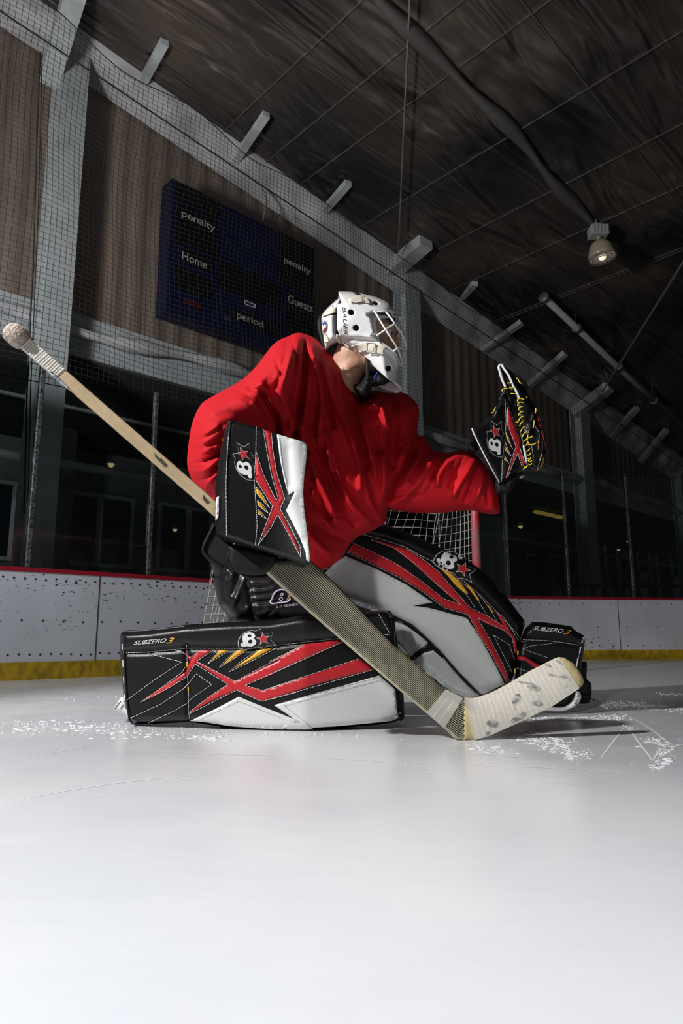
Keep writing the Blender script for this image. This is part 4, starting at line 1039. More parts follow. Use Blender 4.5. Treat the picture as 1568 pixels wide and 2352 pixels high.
for s in ('945,345 1000,325 1190,302','945,345 1020,375 1120,410','900,485 980,510','1355,350 1330,470','930,295 960,290'): stitch(mb, BF, cz1(s))
mb.build('boot_stitching', K['thr'], pad2)
mb = MB()
for s in ('1375,262 1368,300','1358,330 1350,380','1340,410 1326,480'): mb.tube([p for p in (proj(BF, x, y, .002) for x, y in cz1(s)) if p], .0028, 5)
mb.build('edge_lacing', K['thr'], pad2)
text_on('boot_lettering', 'SUBZERO', quad_fn(*cz1('1022,182 1238,204 1232,232 1012,210'), BF, .003), K['wht'], pad2, shear=.3, bold=.012)
text_on('boot_numeral', '3', quad_fn(*cz1('1240,204 1294,210 1280,243 1228,238'), BF, .003), K['yel'], pad2, shear=.3)

# ---------------------------------------------------------------- skates
sk = thing('ice_skate', W(1330,1620,2.68), 'black and white goalie skate on the ice behind the stick blade', 'skate', 'goalie skates')
solid('boot', cz1('1345,440 1370,438 1403,448 1402,560 1435,600 1430,720 1375,742 1330,730 1300,690 1200,640 1250,560'), lambda x, y: 2.70, .04, 12, K['blkm'], sk, step=6)
solid('toe_cap', cz1('1040,700 1160,640 1290,640 1310,690 1290,740 1230,775 1120,770'), lambda x, y: 2.62, .04, 12, K['blk'], sk, step=6)
cwl = solid('cowling', cz1('1050,785 1120,762 1230,765 1295,725 1325,655 1352,660 1362,700 1330,750 1250,792 1150,797'), lambda x, y: 2.575, .012, 5, K['wht'], sk, step=5)
text_on('skate_lettering', 'BAUER', quad_fn(*cz1('1312,745 1338,660 1352,668 1330,750'), bvh(cwl), .002), K['hole'], sk, shear=.2)
solid('heel_strap', cz1('1300,640 1385,640 1388,655 1300,660'), lambda x, y: 2.60, .008, 4, K['blkm'], sk, step=5)
solid('blade', cz1('1405,700 1430,698 1490,728 1485,738 1400,728'), lambda x, y: 2.70, .003, 2, K['metal'], sk, step=5, sm=False)
sk2 = thing('ice_skate', W(275,1640,2.32), 'white edge of the goalie skate poking out left of the near leg pad', 'skate', 'goalie skates')
solid('cowling', c4('5,930 30,880 75,820 130,860 140,1020 100,980 40,945'), lambda x, y: 2.33, .02, 6, K['wht'], sk2, step=5)
solid('blade', c4('5,932 55,860 70,862 15,945'), lambda x, y: 2.30, .003, 2, K['metal'], sk2, step=5, sm=False)

# ---------------------------------------------------------------- stick
def ys(x): return 1.60+(x-40)*.000345
stk = thing('goalie_stick', W(1060,1695,ys(1060)), 'worn wooden goalie stick with white taped blade and black striped paddle', 'hockey stick')
A_ = W(44,776,ys(44)); B_ = W(600,1262,ys(600)); d = (B_-A_).normalized(); upv = (Vector((-.35,-1,.45))).normalized(); r_ = d.cross(upv).normalized(); t_ = r_.cross(d).normalized()
K['wood'] = mat('pale_wood', (.72,.55,.33), .45, noise=.22, nscale=6, aniso=(1,1,1), bump=.1, bscale=40)
K['scuff'] = mat('dark_scuff', (.08,.07,.05), .8)
hw, ht = .0155, .0105
o = MB().box(A_-r_*hw-t_*ht, B_-A_, r_*2*hw, t_*2*ht).build('shaft', K['wood'], stk); modb(o, .004, 3)
for s, w_ in ((.555,.0045),(.578,.006),(.755,.006)):
    p = A_.lerp(B_, s); q = t_*(ht+.0006); MB().add([p+q-r_*w_-d*.012, p+q+r_*w_*.6-d*.004, p+q+r_*w_+d*.012, p+q-r_*w_*.5+d*.016], [(0,1,2,3)]).build('scuff_mark', K['scuff'], stk)
K['tape'] = mat('white_cloth_tape', (.70,.67,.60), .85, noise=.12, nscale=15, bump=.15, bscale=160)
# taped grip and knob
E_ = A_.lerp(B_, .165); mb = MB(); n_ = 20
for i in range(n_):
    a = A_.lerp(E_, i/n_); b = A_.lerp(E_, (i+1.25)/n_); g = .0012+(.0003 if i % 2 else 0)
    mb.box(a-r_*(hw+g)-t_*(ht+g), b-a, r_*2*(hw+g), t_*2*(ht+g))
o = mb.build('grip_tape', K['tape'], stk); modb(o, .003, 2)
mb = MB(); kc = A_-d*.004
prof = [(0,-.028),(.014,-.027),(.021,-.020),(.0235,-.008),(.0235,.004),(.021,.014),(.018,.020),(.0165,.024)]
Mk = Vector((0,0,1)).rotation_difference(d).to_matrix(); mb.lathe([(r*1.2+.0009*math.sin(z*900), z*1.15) for r, z in prof], kc, 24, Mk)
mb.build('taped_knob', mat('dirty_tape', (.55,.46,.38), .85, noise=.5, nscale=50, bump=.6, bscale=120), stk, True)
decal('white_sticker', bvh(bpy.data.objects['shaft']), T('350,462 365,460 480,575 478,592 440,565 345,480', 0, 700, 3.0154), mat('worn_sticker', (.5,.5,.55), .5, noise=.4, nscale=80), stk, .0012, 6)
# paddle with printed grip stripes
ze = lambda s: T(s, 900, 1380, 3.136)
low = [(572,1284),(617,1323),(700,1398)]+ze('0,600 250,812 380,922 440,985 470,1001 500,1009 590,1001')
upe = [(655,1238),(740,1310)]+ze('0,305 390,640 450,676 520,696 600,700')
def paddle_mat():
    m = mat('paddle_striped', (.52,.48,.33), .5, noise=.15, nscale=10); nt = m.node_tree; L = nt.links; b = nt.nodes['Principled BSDF']; src = b.inputs['Base Color'].links[0].from_socket
    uv = nt.nodes.new('ShaderNodeUVMap'); sp = nt.nodes.new('ShaderNodeSeparateXYZ'); L.new(uv.outputs[0], sp.inputs[0])
    mu = nt.nodes.new('ShaderNodeMath'); mu.operation = 'MULTIPLY'; mu.inputs[1].default_value = 21; L.new(sp.outputs[1], mu.inputs[0])
    fr = nt.nodes.new('ShaderNodeMath'); fr.operation = 'FRACT'; L.new(mu.outputs[0], fr.inputs[0])
    gt_ = nt.nodes.new('ShaderNodeMath'); gt_.operation = 'GREATER_THAN'; gt_.inputs[1].default_value = .40; L.new(fr.outputs[0], gt_.inputs[0])
    lt_ = nt.nodes.new('ShaderNodeMath'); lt_.operation = 'GREATER_THAN'; lt_.inputs[1].default_value = .075; L.new(sp.outputs[1], lt_.inputs[0])
    mm = nt.nodes.new('ShaderNodeMath'); mm.operation = 'MULTIPLY'; L.new(gt_.outputs[0], mm.inputs[0]); L.new(lt_.outputs[0], mm.inputs[1])
    mx = nt.nodes.new('ShaderNodeMix'); mx.data_type = 'RGBA'; L.new(mm.outputs[0], mx.inputs[0]); L.new(src, mx.inputs[6]); mx.inputs[7].default_value = (.022,.022,.018,1); L.new(mx.outputs[2], b.inputs['Base Color']); return m
K['paddle'] = paddle_mat()
pol = low[:]+ze('600,850 602,720')+upe[::-1]
po = solid('paddle', pol, lambda x, y: ys(x), .008, 3, K['paddle'], stk, step=7, sm=False)
# uv: v = fraction of the way from the lower to the upper edge
dirp = np.array([.792,.61]); nrmp = np.array([.61,-.792])
o0 = np.array(low[1]); wtot = (np.array(upe[2])-o0)@nrmp
uvl = po.data.uv_layers.new(name='UVMap'); ow = wloc(po)
def topx(p):
    q = p-Vector((0,0,H)); yc = q.y*math.cos(PITCH)+q.z*math.sin(PITCH); zc = -q.y*math.sin(PITCH)+q.z*math.cos(PITCH); return 784+F*q.x/yc, 1176-F*zc/yc
wd = {}
la = np.array(low); ua = np.array(upe)
for v in po.data.vertices:
    x, y = topx(v.co+ow); q = np.array([x,y]); l_ = segdist([q], la, False)[0]; u_ = segdist([q], ua, False)[0]; wd[v.index] = (0, l_/(l_+u_+1e-6))
for l in po.data.loops: uvl.data[l.index].uv = wd[l.vertex_index]
# blade
blp = ze('505,690 600,697 700,668 820,605 1000,500 1170,415 1200,405 1240,410 1305,450 1368,535 1382,580 1370,612 1345,630 1150,760 900,880 700,970 590,1001 505,1008')
def yb(x, y): return ys(1060)+(x-1060)*.00012
bl = solid('blade', blp, yb, .0075, 3, mat('yellowish_wood', (.62,.50,.25), .5, noise=.2, nscale=20), stk, step=7, sm=False)
BL = bvh(bl)
# overlapping tape windings
A0, A1 = ze('520,698')[0], ze('590,1003')[0]; E0, E1 = ze('1200,403')[0], ze('1352,630')[0]
mid_up = ze('520,698 600,700 700,671 820,608 1000,503 1170,418 1200,406'); mid_lo = ze('592,1004 700,973 900,883 1150,763 1352,630')
def along(line, s):
    L = [0]
    for i in range(1, len(line)): L.append(L[-1]+math.dist(line[i], line[i-1]))
    s *= L[-1]; return float(np.interp(s, L, [q[0] for q in line])), float(np.interp(s, L, [q[1] for q in line]))
def tapemat():
    m = mat('scuffed_blade_tape', (.74,.70,.62), .85, noise=.08, nscale=15, bump=.12, bscale=160); nt = m.node_tree; L = nt.links; b = nt.nodes['Principled BSDF']; src = b.inputs['Base Color'].links[0].from_socket
    tc = nt.nodes.new('ShaderNodeTexCoord'); n = nt.nodes.new('ShaderNodeTexNoise'); n.inputs['Scale'].default_value = 22; n.inputs['Detail'].default_value = 6; n.inputs['Roughness'].default_value = .65; L.new(tc.outputs['Object'], n.inputs[0])
    r = nt.nodes.new('ShaderNodeMapRange'); r.inputs[1].default_value = .62; r.inputs[2].default_value = .74; r.inputs[4].default_value = .85; L.new(n.outputs[0], r.inputs[0])
    mx = nt.nodes.new('ShaderNodeMix'); mx.data_type = 'RGBA'; L.new(r.outputs[0], mx.inputs[0]); L.new(src, mx.inputs[6]); mx.inputs[7].default_value = (.07,.07,.07,1); L.new(mx.outputs[2], b.inputs['Base Color']); return m
K['btape'] = tapemat()
mb = MB(); NT = 22
for i in range(NT):
    a, b = i/NT, (i+1.12)/NT; p0, p1, p2, p3 = along(mid_up, min(a,1)), along(mid_up, min(b,1)), along(mid_lo, min(b,1)), along(mid_lo, min(a,1))
    e0 = .0105; e1 = .0088; fr = [W(*p0, yb(*p0)-e0), W(*p1, yb(*p1)-e1), W(*p2, yb(*p2)-e1), W(*p3, yb(*p3)-e0)]; bk = [W(*p0, yb(*p0)+e0), W(*p1, yb(*p1)+e1), W(*p2, yb(*p2)+e1), W(*p3, yb(*p3)+e0)]
    mb.add(fr+bk, [(3,2,1,0),(4,5,6,7),(0,1,5,4),(2,3,7,6),(1,2,6,5),(3,0,4,7)])
mb.build('blade_tape', K['btape'], stk)
BT_ = mb; 
mb = MB(); tb = ze('385,636 452,672 512,700 375,922 310,880 250,806')
for i in range(3):
    f0, f1 = i/3, (i+1.1)/3; l0 = ze('250,806')[0]; l1 = ze('375,922')[0]; u0_ = ze('388,636')[0]; u1_ = ze('512,700')[0]
    L_ = lambda a, b, t: (a[0]+(b[0]-a[0])*min(t,1), a[1]+(b[1]-a[1])*min(t,1))
    qs = [L_(u0_,u1_,f0), L_(u0_,u1_,f1), L_(l0,l1,f1), L_(l0,l1,f0)]; e0, e1 = .0115, .0095
    fr = [W(*q, ys(q[0])-(e0 if k in (0,3) else e1)) for k, q in enumerate(qs)]; bk = [W(*q, ys(q[0])+e0) for q in qs]
    mb.add(fr+bk, [(3,2,1,0),(4,5,6,7),(0,1,5,4),(2,3,7,6),(1,2,6,5),(3,0,4,7)])
mb.build('heel_tape', K['tape'], stk)
mb = MB()
for (x, y, a, l_, w_) in ((1225,1580,.2,16,5),(1185,1605,-.9,14,6),(1234,1616,.1,12,5),(1190,1648,-.6,22,5),(1130,1662,0,14,7),(1268,1550,.1,10,1.5),(1290,1554,.1,14,1.5),(1208,1568,.15,20,1.8),(1258,1528,.4,9,2),(1282,1520,.7,6,3)):
    q = [(x+l_*math.cos(t)*math.cos(a)-w_*math.sin(t)*math.sin(a), y+l_*math.cos(t)*math.sin(a)+w_*math.sin(t)*math.cos(a)) for t in np.linspace(0, 2*math.pi, 12)[:-1]]
    q = [(u_+random.uniform(-1.5,1.5), v_+random.uniform(-1,1)) for u_, v_ in q]; mb.add([W(*p, yb(*p)-.0115) for p in q], [tuple(range(len(q)))[::-1]])
mb.build('puck_marks', mat('puck_smudge', (.20,.20,.20), .9, noise=.6, nscale=70, col2=(.6,.58,.54)), stk)

# ---------------------------------------------------------------- blocker
c3 = lambda s: T(s, 440, 940, 5.2267)
blk = thing('blocker', W(600,1150,1.75), 'black, red and white rectangular blocker glove strapped on the arm holding the stick', 'blocker')
outb = c3('430,142 480,131 780,212 1020,290 1300,372 1365,400 1392,435 1388,560 1358,800 1345,1000 1358,1200 1400,1500 1428,1790 1418,1850 1380,1880 1300,1860 1150,1800 760,1680 420,1585 330,1548 290,1490 278,1300 285,900 345,480 390,280')
le = c3('480,131 440,330 415,900 418,1510'); be = c3('330,1495 420,1510 760,1632 1150,1745 1350,1805 1428,1800')
def ybk(x, y):
    xe = np.interp(y, [q[1] for q in le], [q[0] for q in le]); ye = np.interp(x, [q[0] for q in be], [q[1] for q in be])
    return 1.70 + .0022*max(0, xe-x) + .003*max(0, y-ye) + .00006*(x-560)
def relb(P):
    h = ridge(P, c3('1250,400 1270,900 1200,1100 1300,1500'), .006, 12) + ridge(P, c3('1150,500 1190,900'), -.005, 12)
    h += ridge(P, c3('770,215 755,850 770,1630'), -.002, 4); return h
bo_ = solid('board', outb, ybk, .012, 6, K['blk'], blk, step=5, relief=relb, back=.05, sm=False)
BB = bvh(bo_)
A3 = lambda name, poly, m, off=.0015, **k: decal(name, BB, poly, m, blk, off, 6, **k)
A3('white_panel', c3('1022,296 1300,380 1360,405 1385,440 1380,560 1350,800 1338,1000 1350,1200 1392,1500 1420,1780 1410,1835 1375,1805 1368,1720 1290,1520 1133,1215 1240,985 1165,1030 1110,850 1060,600'), K['padw'])
A3('red_stripe', c3('872,250 945,270 975,500 1010,700 1050,880 1115,1070 1060,1190 1130,1350 1230,1550 1290,1700 1285,1720 1180,1530 1035,1255 930,1420 845,1560 855,1500 900,1370 968,1165 900,1040 768,840 778,560 860,800 950,980 1005,1075 1040,1110 1045,1050 1000,900 940,650 905,430'), K['red'])
for s in ('772,955 800,965 860,1050 908,1150 880,1130 780,1010','785,1105 810,1110 850,1160 895,1225 860,1205 795,1150','792,1215 820,1225 862,1288 835,1275 798,1248'): A3('yellow_slash', c3(s), K['yel'])
mb = MB(); s3 = lambda s, **k: stitch(mb, BB, c3(s), on=3.2, gap=1.4, **k)
for s in ('775,215 770,500 752,850 775,1200 785,1400 765,1630','858,240 905,520 960,800 1035,1060','955,268 975,500 1020,760 1118,1075 1060,1195 1180,1400 1300,1640 1308,1775','775,515 860,780 1005,1075 1035,1085','768,850 970,1165 900,1360 800,1620','800,1628 950,1420 1032,1265 1180,1530 1308,1775',
          '775,935 850,1020 935,1185 780,1010','785,1090 860,1150 918,1248 790,1150','795,1200 850,1250 893,1312 798,1255','440,330 418,700 412,900 418,1510'): s3(s)
for s in ('1045,330 1080,650 1160,1015',): s3(s)
mb.build('white_stitching', K['thr'], blk)
mb = MB(); mb.tube([W(*q, ybk(*q)-.012) for q in c3('478,133 445,320 415,900 420,1512')], .0022, 6)
mb.build('piping', K['blk'], blk, True)
lg = logo(BB, blk, c3('628,705')[0], c3('618,545')[0], (-17,-5)); lg.done()
decal('sticker', BB, c3('292,1060 328,1045 322,1300 285,1340'), mat('white_label', (.7,.7,.72), .5), blk, .002, 5)
text_on('sticker_lettering', 'Hockey', quad_fn(*c3('322,1075 312,1290 296,1300 305,1070'), BB, .004), mat('red_print', (.5,.03,.08), .5), blk)
solid('thumb_guard', cp('335,95 275,190 225,280 205,350 212,430 300,515 400,585 480,590 540,520 560,420 520,300'), lambda x, y: 1.785, .022, 12, K['blkm'], blk, step=5)
solid('palm_pad', cp('500,320 470,420 470,520 530,600 640,640 760,655 860,640 930,590 990,500 1010,440 900,400'), lambda x, y: 1.775, .026, 14, K['blkm'], blk, step=5)
solid('wrist_strap', cp('620,630 860,640 905,640 860,690 780,710 700,700 640,670'), lambda x, y: 1.80, .012, 5, K['blkm'], blk, step=5)
solid('finger_guard', cp('980,480 1120,470 1160,430 1330,500 1290,560 1250,570 1130,540 1000,545'), lambda x, y: 1.765, .016, 6, K['blkm'], blk, step=5)
mb = MB()
for s in ('335,120 255,270 215,370 240,440 330,520 420,575','560,330 490,420 480,520 540,590'): mb.tube([W(*q, 1.76) for q in catmull(cp(s), False, 4)], .0045, 7)
mb.build('binding', K['blkm'], blk, True)
decal('yellow_tag', bvh(jersey), c3('365,345 380,345 375,400 365,385'), K['yel'], blk, .03, 4)

# ---------------------------------------------------------------- catching glove
c2 = lambda s: T(s, 1040, 820, 6.188)
gl = thing('catching_glove', W(1170,1080,2.25), 'raised black catching glove with yellow laces and red stripes, open at the top', 'catching glove')
outc = c2('265,1010 430,930 545,835 610,730 650,640 690,560 725,520 770,600 800,700 870,880 940,1100 1010,1300 1055,1480 1040,1560 1000,1590 870,1670 750,1740 660,1808 620,1770 450,1430 300,1140 262,1050')
def yc(x, y): return 2.20 + (x-1100)*.0004
relc = lambda P: ridge(P, c2('750,560 745,900 720,1300 690,1790'), -.006, 3)+ridge(P, c2('600,760 660,620'), .012, 9)
co_ = solid('cuff', outc, yc, .035, 9, K['blk'], gl, step=4.5, relief=relc, sm=False)
BC = bvh(co_)
A4 = lambda name, poly, m, off=.0015, **k: decal(name, BC, poly, m, gl, off, 5, **k)
A4('red_stripe', c2('768,690 800,760 870,960 945,1170 965,1200 950,1290 1000,1440 1018,1520 985,1560 960,1430 918,1360 870,1460 800,1620 770,1715 745,1725 790,1600 850,1440 893,1270 830,1120 770,930'), K['red'])
for s in ('755,1070 800,1150 830,1250 815,1240 750,1130','738,1260 780,1320 805,1380 735,1310','728,1415 775,1490 768,1490 725,1445'): A4('yellow_slash', c2(s), K['yel'])
A4('white_edge', c2('945,1040 970,1080 1040,1350 1058,1470 1050,1540 1030,1500 1000,1330'), K['padw'])
mb = MB(); s4 = lambda s, **k: stitch(mb, BC, c2(s), r=.0007, on=3, gap=1.2, **k)
for s in ('740,600 755,900 735,1200 700,1500 690,1790','770,640 850,860 950,1170','275,1020 480,1450 665,1790','765,940 850,1150 895,1275 830,1450 755,1720','920,1370 850,1520 770,1730','920,1370 980,1560','950,1290 1018,1500','750,1080 820,1250 850,1310 760,1150','740,1210 825,1410 740,1320','728,1400 795,1510 725,1450'): s4(s)
mb.build('white_stitching', K['thr'], gl)
lg = logo(BC, gl, c2('592,1250')[0], c2('602,1070')[0], (-14,-5)); lg.done()
MB().tube([W(*q, yc(*q)-.034) for q in c2('270,1015 290,1080 470,1440 660,1790')], .0022, 6).build('cuff_binding', K['thr'], gl, True)
# thumb and finger shells
thu = solid('thumb', c2('640,130 660,110 700,160 740,250 775,400 800,450 840,560 860,640 880,760 860,820 820,760 790,680 745,560 700,600 640,680 650,580 700,440 690,330'), lambda x, y: 2.24, .03, 7, K['blk'], gl, step=4)
outg = c2('650,118 680,100 715,125 780,165 870,270 935,345 1010,430 1045,490 1080,560 1110,620 1160,680 1190,760 1215,830 1250,930 1290,1080 1320,1210 1330,1330 1312,1450 1275,1560 1210,1620 1130,1605 1075,1540 1050,1400 1000,1240 955,1060 915,900 880,720 840,560 770,380 700,230')
def yg(x, y): return 2.27
relg = lambda P: ridge(P, c2('1180,700 1120,860 1080,1100'), .012, 5)+ridge(P, c2('1150,720 1090,900'), -.012, 4)+ridge(P, c2('1040,1160 1160,1180'), -.006, 4)
fg = solid('finger_shell', outg, yg, .05, 12, K['blk'], gl, step=4.5, relief=relg)
BG = bvh(fg)
MB().tube([W(*q, 2.20) for q in catmull(c2('745,425 720,370 690,300 665,210 650,150 665,115 695,115 720,160 790,260 850,400 900,490 945,600'), False, 5)], .0042, 8).build('white_rim', K['wht'], gl, True)
solid('inner_palm', c2('700,200 740,240 840,400 900,520 920,640 880,700 870,560 800,440 740,320'), lambda x, y: 2.235, .008, 3, mat('tan_palm_leather', (.30,.20,.11), .7), gl, step=4)
mb = MB()
def lace(s, y=2.195, r=.0019): MB().tube([W(*q, y) for q in catmull(c2(s), False, 4)], r, 6).build('lace', K['lace'], gl, True)
for s in ('695,490 705,460 740,445 778,450','545,800 575,780 595,740 608,712','905,300 930,325 940,350 970,378','1040,572 1055,575',
          '918,635 925,600 960,590 1012,605','918,692 930,655 960,640 998,650','930,760 940,720 970,705 992,702','932,835 945,800 975,775 998,775','935,905 950,870 975,850 998,842','948,985 960,950 985,915 1010,905','960,1060 975,1030 1000,1000 1025,985','988,1135 1000,1100 1020,1080 1045,1065','1005,1200 1030,1180 1060,1155','1032,1260 1055,1235 1080,1215',
          '1045,1340 1070,1330 1092,1300','1055,1390 1085,1395 1105,1360','1060,1440 1090,1455 1108,1425','1065,1470 1100,1490 1120,1470','1072,1520 1105,1530 1120,1510','1000,1595 1012,1580 1018,1560','1035,1575 1050,1550 1065,1540',
          '1065,1110 1060,1150 1060,1180','1060,1150 1110,1140 1130,1120','1055,1190 1070,1230 1090,1245 1150,1240 1178,1220','1175,725 1178,760 1168,800','1155,900 1150,950 1138,1010','770,370 820,368','800,440 860,435','820,520 890,525','890,925 935,925'): lace(s)
A5 = lambda name, poly, m, off=.0015, **k: decal(name, BG, poly, m, gl, off, 5, **k)
for s in ('1210,1170 1222,1215 1215,1280 1200,1320 1198,1260','1255,1370 1262,1400 1240,1470 1225,1480 1235,1420','1300,1430 1295,1500 1262,1560 1205,1610 1175,1615 1250,1560'): A5('orange_stripe', c2(s), mat('orange_leather', (.65,.26,.01), .4))
A5('red_edge', c2('1180,790 1205,830 1240,960 1300,1190 1318,1290 1305,1250 1230,980'), K['red'])
mb = MB()
for s in ('1160,980 1215,1060 1225,1100 1215,1340','1270,1190 1265,1380 1200,1590','1180,700 1215,830 1260,980 1325,1330','1300,1400 1240,1560','1115,1250 1140,1400 1135,1480'): stitch(mb, BG, c2(s), .0007, .003, 3, 1.2)
mb.build('shell_stitching', K['thr'], gl)
solid('wrist_pad', c2('600,1760 700,1780 860,1680 960,1640 1000,1640 900,1750 850,1860 790,1940 740,1950 690,1930 640,1950 610,1900'), lambda x, y: 2.23, .03, 8, K['blkm'], gl, step=5)
solid('wrist_buckle', c2('225,1265 270,1190 330,1200 360,1300 340,1340 270,1365 220,1300'), lambda x, y: 2.24, .02, 5, K['blkm'], gl, step=4)
solid('white_tag', c2('942,1730 960,1690 1015,1690 985,1720'), lambda x, y: 2.22, .004, 2, mat('white_tag', (.5,.48,.6), .6), gl, step=4, sm=False)

# ---------------------------------------------------------------- mask
mk = thing('goalie_mask', W(830,900,2.11), 'white goalie mask with wire cage, black vent holes and cream straps', 'goalie mask')
ym = lambda x, y: 2.115
near = cn('402,160 418,154 550,156 700,182 850,218 980,275 1050,338 1078,400 960,392 830,392 770,402 768,440 800,560 830,700 900,770 980,830 1060,880 1100,960 1138,1035 1128,1120 1128,1210 1150,1275 1166,1322 1160,1345 1100,1270 1000,1208 900,1122 780,1012 690,905 650,885 560,862 540,812 480,792 440,740 430,720 385,600 388,440 385,310 440,292 420,240')
vents = [('640,183',36,9,4),('848,300',34,20,14),('556,406',38,34,8),('615,594',37,37,8),('1001,1077',34,36,15)]
holes = []
for s, a, b, rot in vents:
    c_ = cn(s)[0]; r0 = math.radians(rot); holes.append([(c_[0]+(a*math.cos(t)*math.cos(r0)-b*math.sin(t)*math.sin(r0))/5.2267, c_[1]+(a*math.cos(t)*math.sin(r0)+b*math.sin(t)*math.cos(r0))/5.2267) for t in np.linspace(0, 2*math.pi, 20)[:-1]])
full = cn('402,160 418,154 550,156 700,182 850,218 980,275 1050,338 1085,410 1140,440 1150,540 1200,720 1190,880 1150,1035 1128,1120 1128,1210 1166,1322 1150,1365 1060,1376 960,1340 880,1280 760,1100 640,900 540,862 430,810 300,830 245,855 225,700 200,480 320,310')
def shell(name, poly, hs, sgn, m, fullpoly, thick=.118, R=62, y0=2.115, th=.005, step=4.0, rel=None, sm=False):
    if sm: poly = catmull(poly, True, 4)
    V, Fc = tri2d(poly, step, hs); d = segdist(V, fullpoly); d[~inpoly(V, fullpoly)] = 0
    q = np.clip(1-d/R, 0, 1); t = thick*np.sqrt(np.clip(1-q*q, 0, 1))*(1)
    if rel is not None: t = t+rel(V)*np.clip(d/15, 0, 1)
    n = len(V); vs = [W(V[i,0], V[i,1], y0-sgn*t[i]) for i in range(n)]+[W(V[i,0], V[i,1], y0-sgn*max(0, t[i]-th)+.0005*sgn) for i in range(n)]
    fs = list(Fc)+[(c+n,b+n,a+n) for a,b,c in Fc]
    for a, b in bedges(Fc): fs.append((b,a,a+n,b+n))
    if sgn < 0: fs = [f[::-1] for f in fs]
    return obj(name, vs, fs, m, mk)
fullc = catmull(full, True, 3)
mrel = lambda P: ridge(P, cn('440,715 620,720 760,740 850,760'), -.010, 5)+ridge(P, cn('440,690 640,690 780,700'), .006, 5)+ridge(P, cn('960,880 1060,960 1100,1080 1095,1200'), -.006, 3)+ridge(P, cn('440,300 520,310 800,330 980,380'), .004, 5)
mshell = shell('mask_shell', near, holes, 1, K['wht'], fullc, rel=mrel)
shell('far_shell', cn('402,160 418,154 550,156 700,182 850,218 980,275 1050,338 1085,405 1095,470 1000,475 900,470 700,500 640,700 760,900 1000,1000 1125,1040 1128,1210 1166,1322 1150,1365 1060,1376 960,1340 880,1280 760,1100 640,900 540,862 430,720 385,600 388,310'), [], -1, K['wht'], fullc)
solid('inner_lining', cn('480,200 700,215 900,270 1000,330 1060,420 1085,500 1050,500 930,482 860,500 800,420 760,480 790,700 860,860 960,960 1080,1040 1090,1150 900,1080 700,860 480,760 430,600 420,350'), lambda x, y: 2.11, .098, 34, K['hole'], mk, step=6)
# grey lip of the face opening
lipo = cn('772,406 830,396 960,396 1080,406 1100,440 1150,540 1060,520 1000,478 920,480 870,490 850,520 855,590 905,740 1000,870 1090,960 1110,1000 980,850 850,730 832,700')
shell('opening_lip', cn('770,402 960,392 1080,402 1135,440 1135,470 1040,470 930,476 862,492 850,520 858,600 905,745 960,800 940,810 830,705 800,560'), [], 1, K['wht'], fullc, thick=.085, th=.004)
shell('brow_pad', cn('852,520 870,488 930,475 1010,482 1060,510 1075,545 1000,515 930,505 880,530'), [], 1, mat('blue_padding', (.01,.02,.12), .6), fullc, thick=.075, th=.006)
# chin flare interior
# back plate
bpo = cn('400,240 425,232 440,292 430,480 440,720 470,790 430,800 385,782 320,800 285,830 245,858 236,800 228,720 205,620 196,500 200,455 232,395 320,305')
back = solid('back_plate', bpo, lambda x, y: 2.115, .095, 45, K['wht'], mk, step=4.5, relief=lambda P: ridge(P, cn('210,470 300,420 380,400'), -.006, 3)+ridge(P, cn('340,500 345,600'), .003, 4))
BK = bvh(back); MS = bvh(mshell)
mb = MB()
for s in ('372,665 378,630 392,615 402,625 402,662','300,350 335,328 330,340','300,430 380,400 380,430','235,655 250,655 252,672'):
    decal('plate_slot', BK, cn(s), K['hole'], mk, .002, 4)
decal('round_sticker', BK, cn('205,545 225,508 255,510 265,550 258,600 238,635 215,645'), mat('sticker_white', (.7,.7,.72), .4), mk, .002, 4)
decal('sticker_blue', BK, cn('208,540 226,512 250,514 258,545 245,560 240,545 225,545 218,565'), mat('sticker_blue', (.03,.12,.45), .4), mk, .0032, 4)
decal('sticker_red', BK, cn('258,565 255,595 236,628 216,638 218,610 240,590'), mat('sticker_red', (.6,.05,.04), .4), mk, .0032, 4)
# straps
def strap(name, s, B, m=K['strap'], off=.004, th=.003): return decal(name, B, cn(s), m, mk, off, 4, thick=th)
BM = [MS, BK]
strap('top_strap', '535,235 600,212 680,200 700,260 690,285 600,283 545,288', MS); strap('top_strap', '705,225 760,228 790,300 735,292 710,280', MS)
MB().tube([proj(MS, *q, .007) for q in cn('690,195 712,270')]+[proj(MS, *q, .007) for q in cn('600,285')], .0016, 6).build('strap_buckle', K['wht'], mk, True)
MB().tube([p for p in (proj(MS, *q, .008) for q in cn('690,195 712,270 600,287')) if p], .0016, 6)
strap('side_strap', '550,810 600,790 660,778 745,768 750,870 700,885 640,882 600,850', MS, off=.006); strap('side_strap', '845,790 965,805 940,915 850,895', MS, off=.006)
strap('side_strap', '750,770 835,775 830,875 755,870', MS, off=.009)
mb = MB(); q = [proj(MS, *p, .012) for p in cn('742,763 842,772 836,886 745,878')]; mb.tube(q, .0020, 6, closed=True); mb.build('strap_buckle', K['wht'], mk, True)
strap('back_strap', '203,458 240,395 320,335 350,345 385,405 300,425', BK); strap('back_strap', '222,700 235,660 270,700 292,755 230,778', BK)
strap('back_strap', '375,665 430,670 440,740 470,775 530,812 540,840 480,805 420,785 365,745', [BK, MS], off=.003)
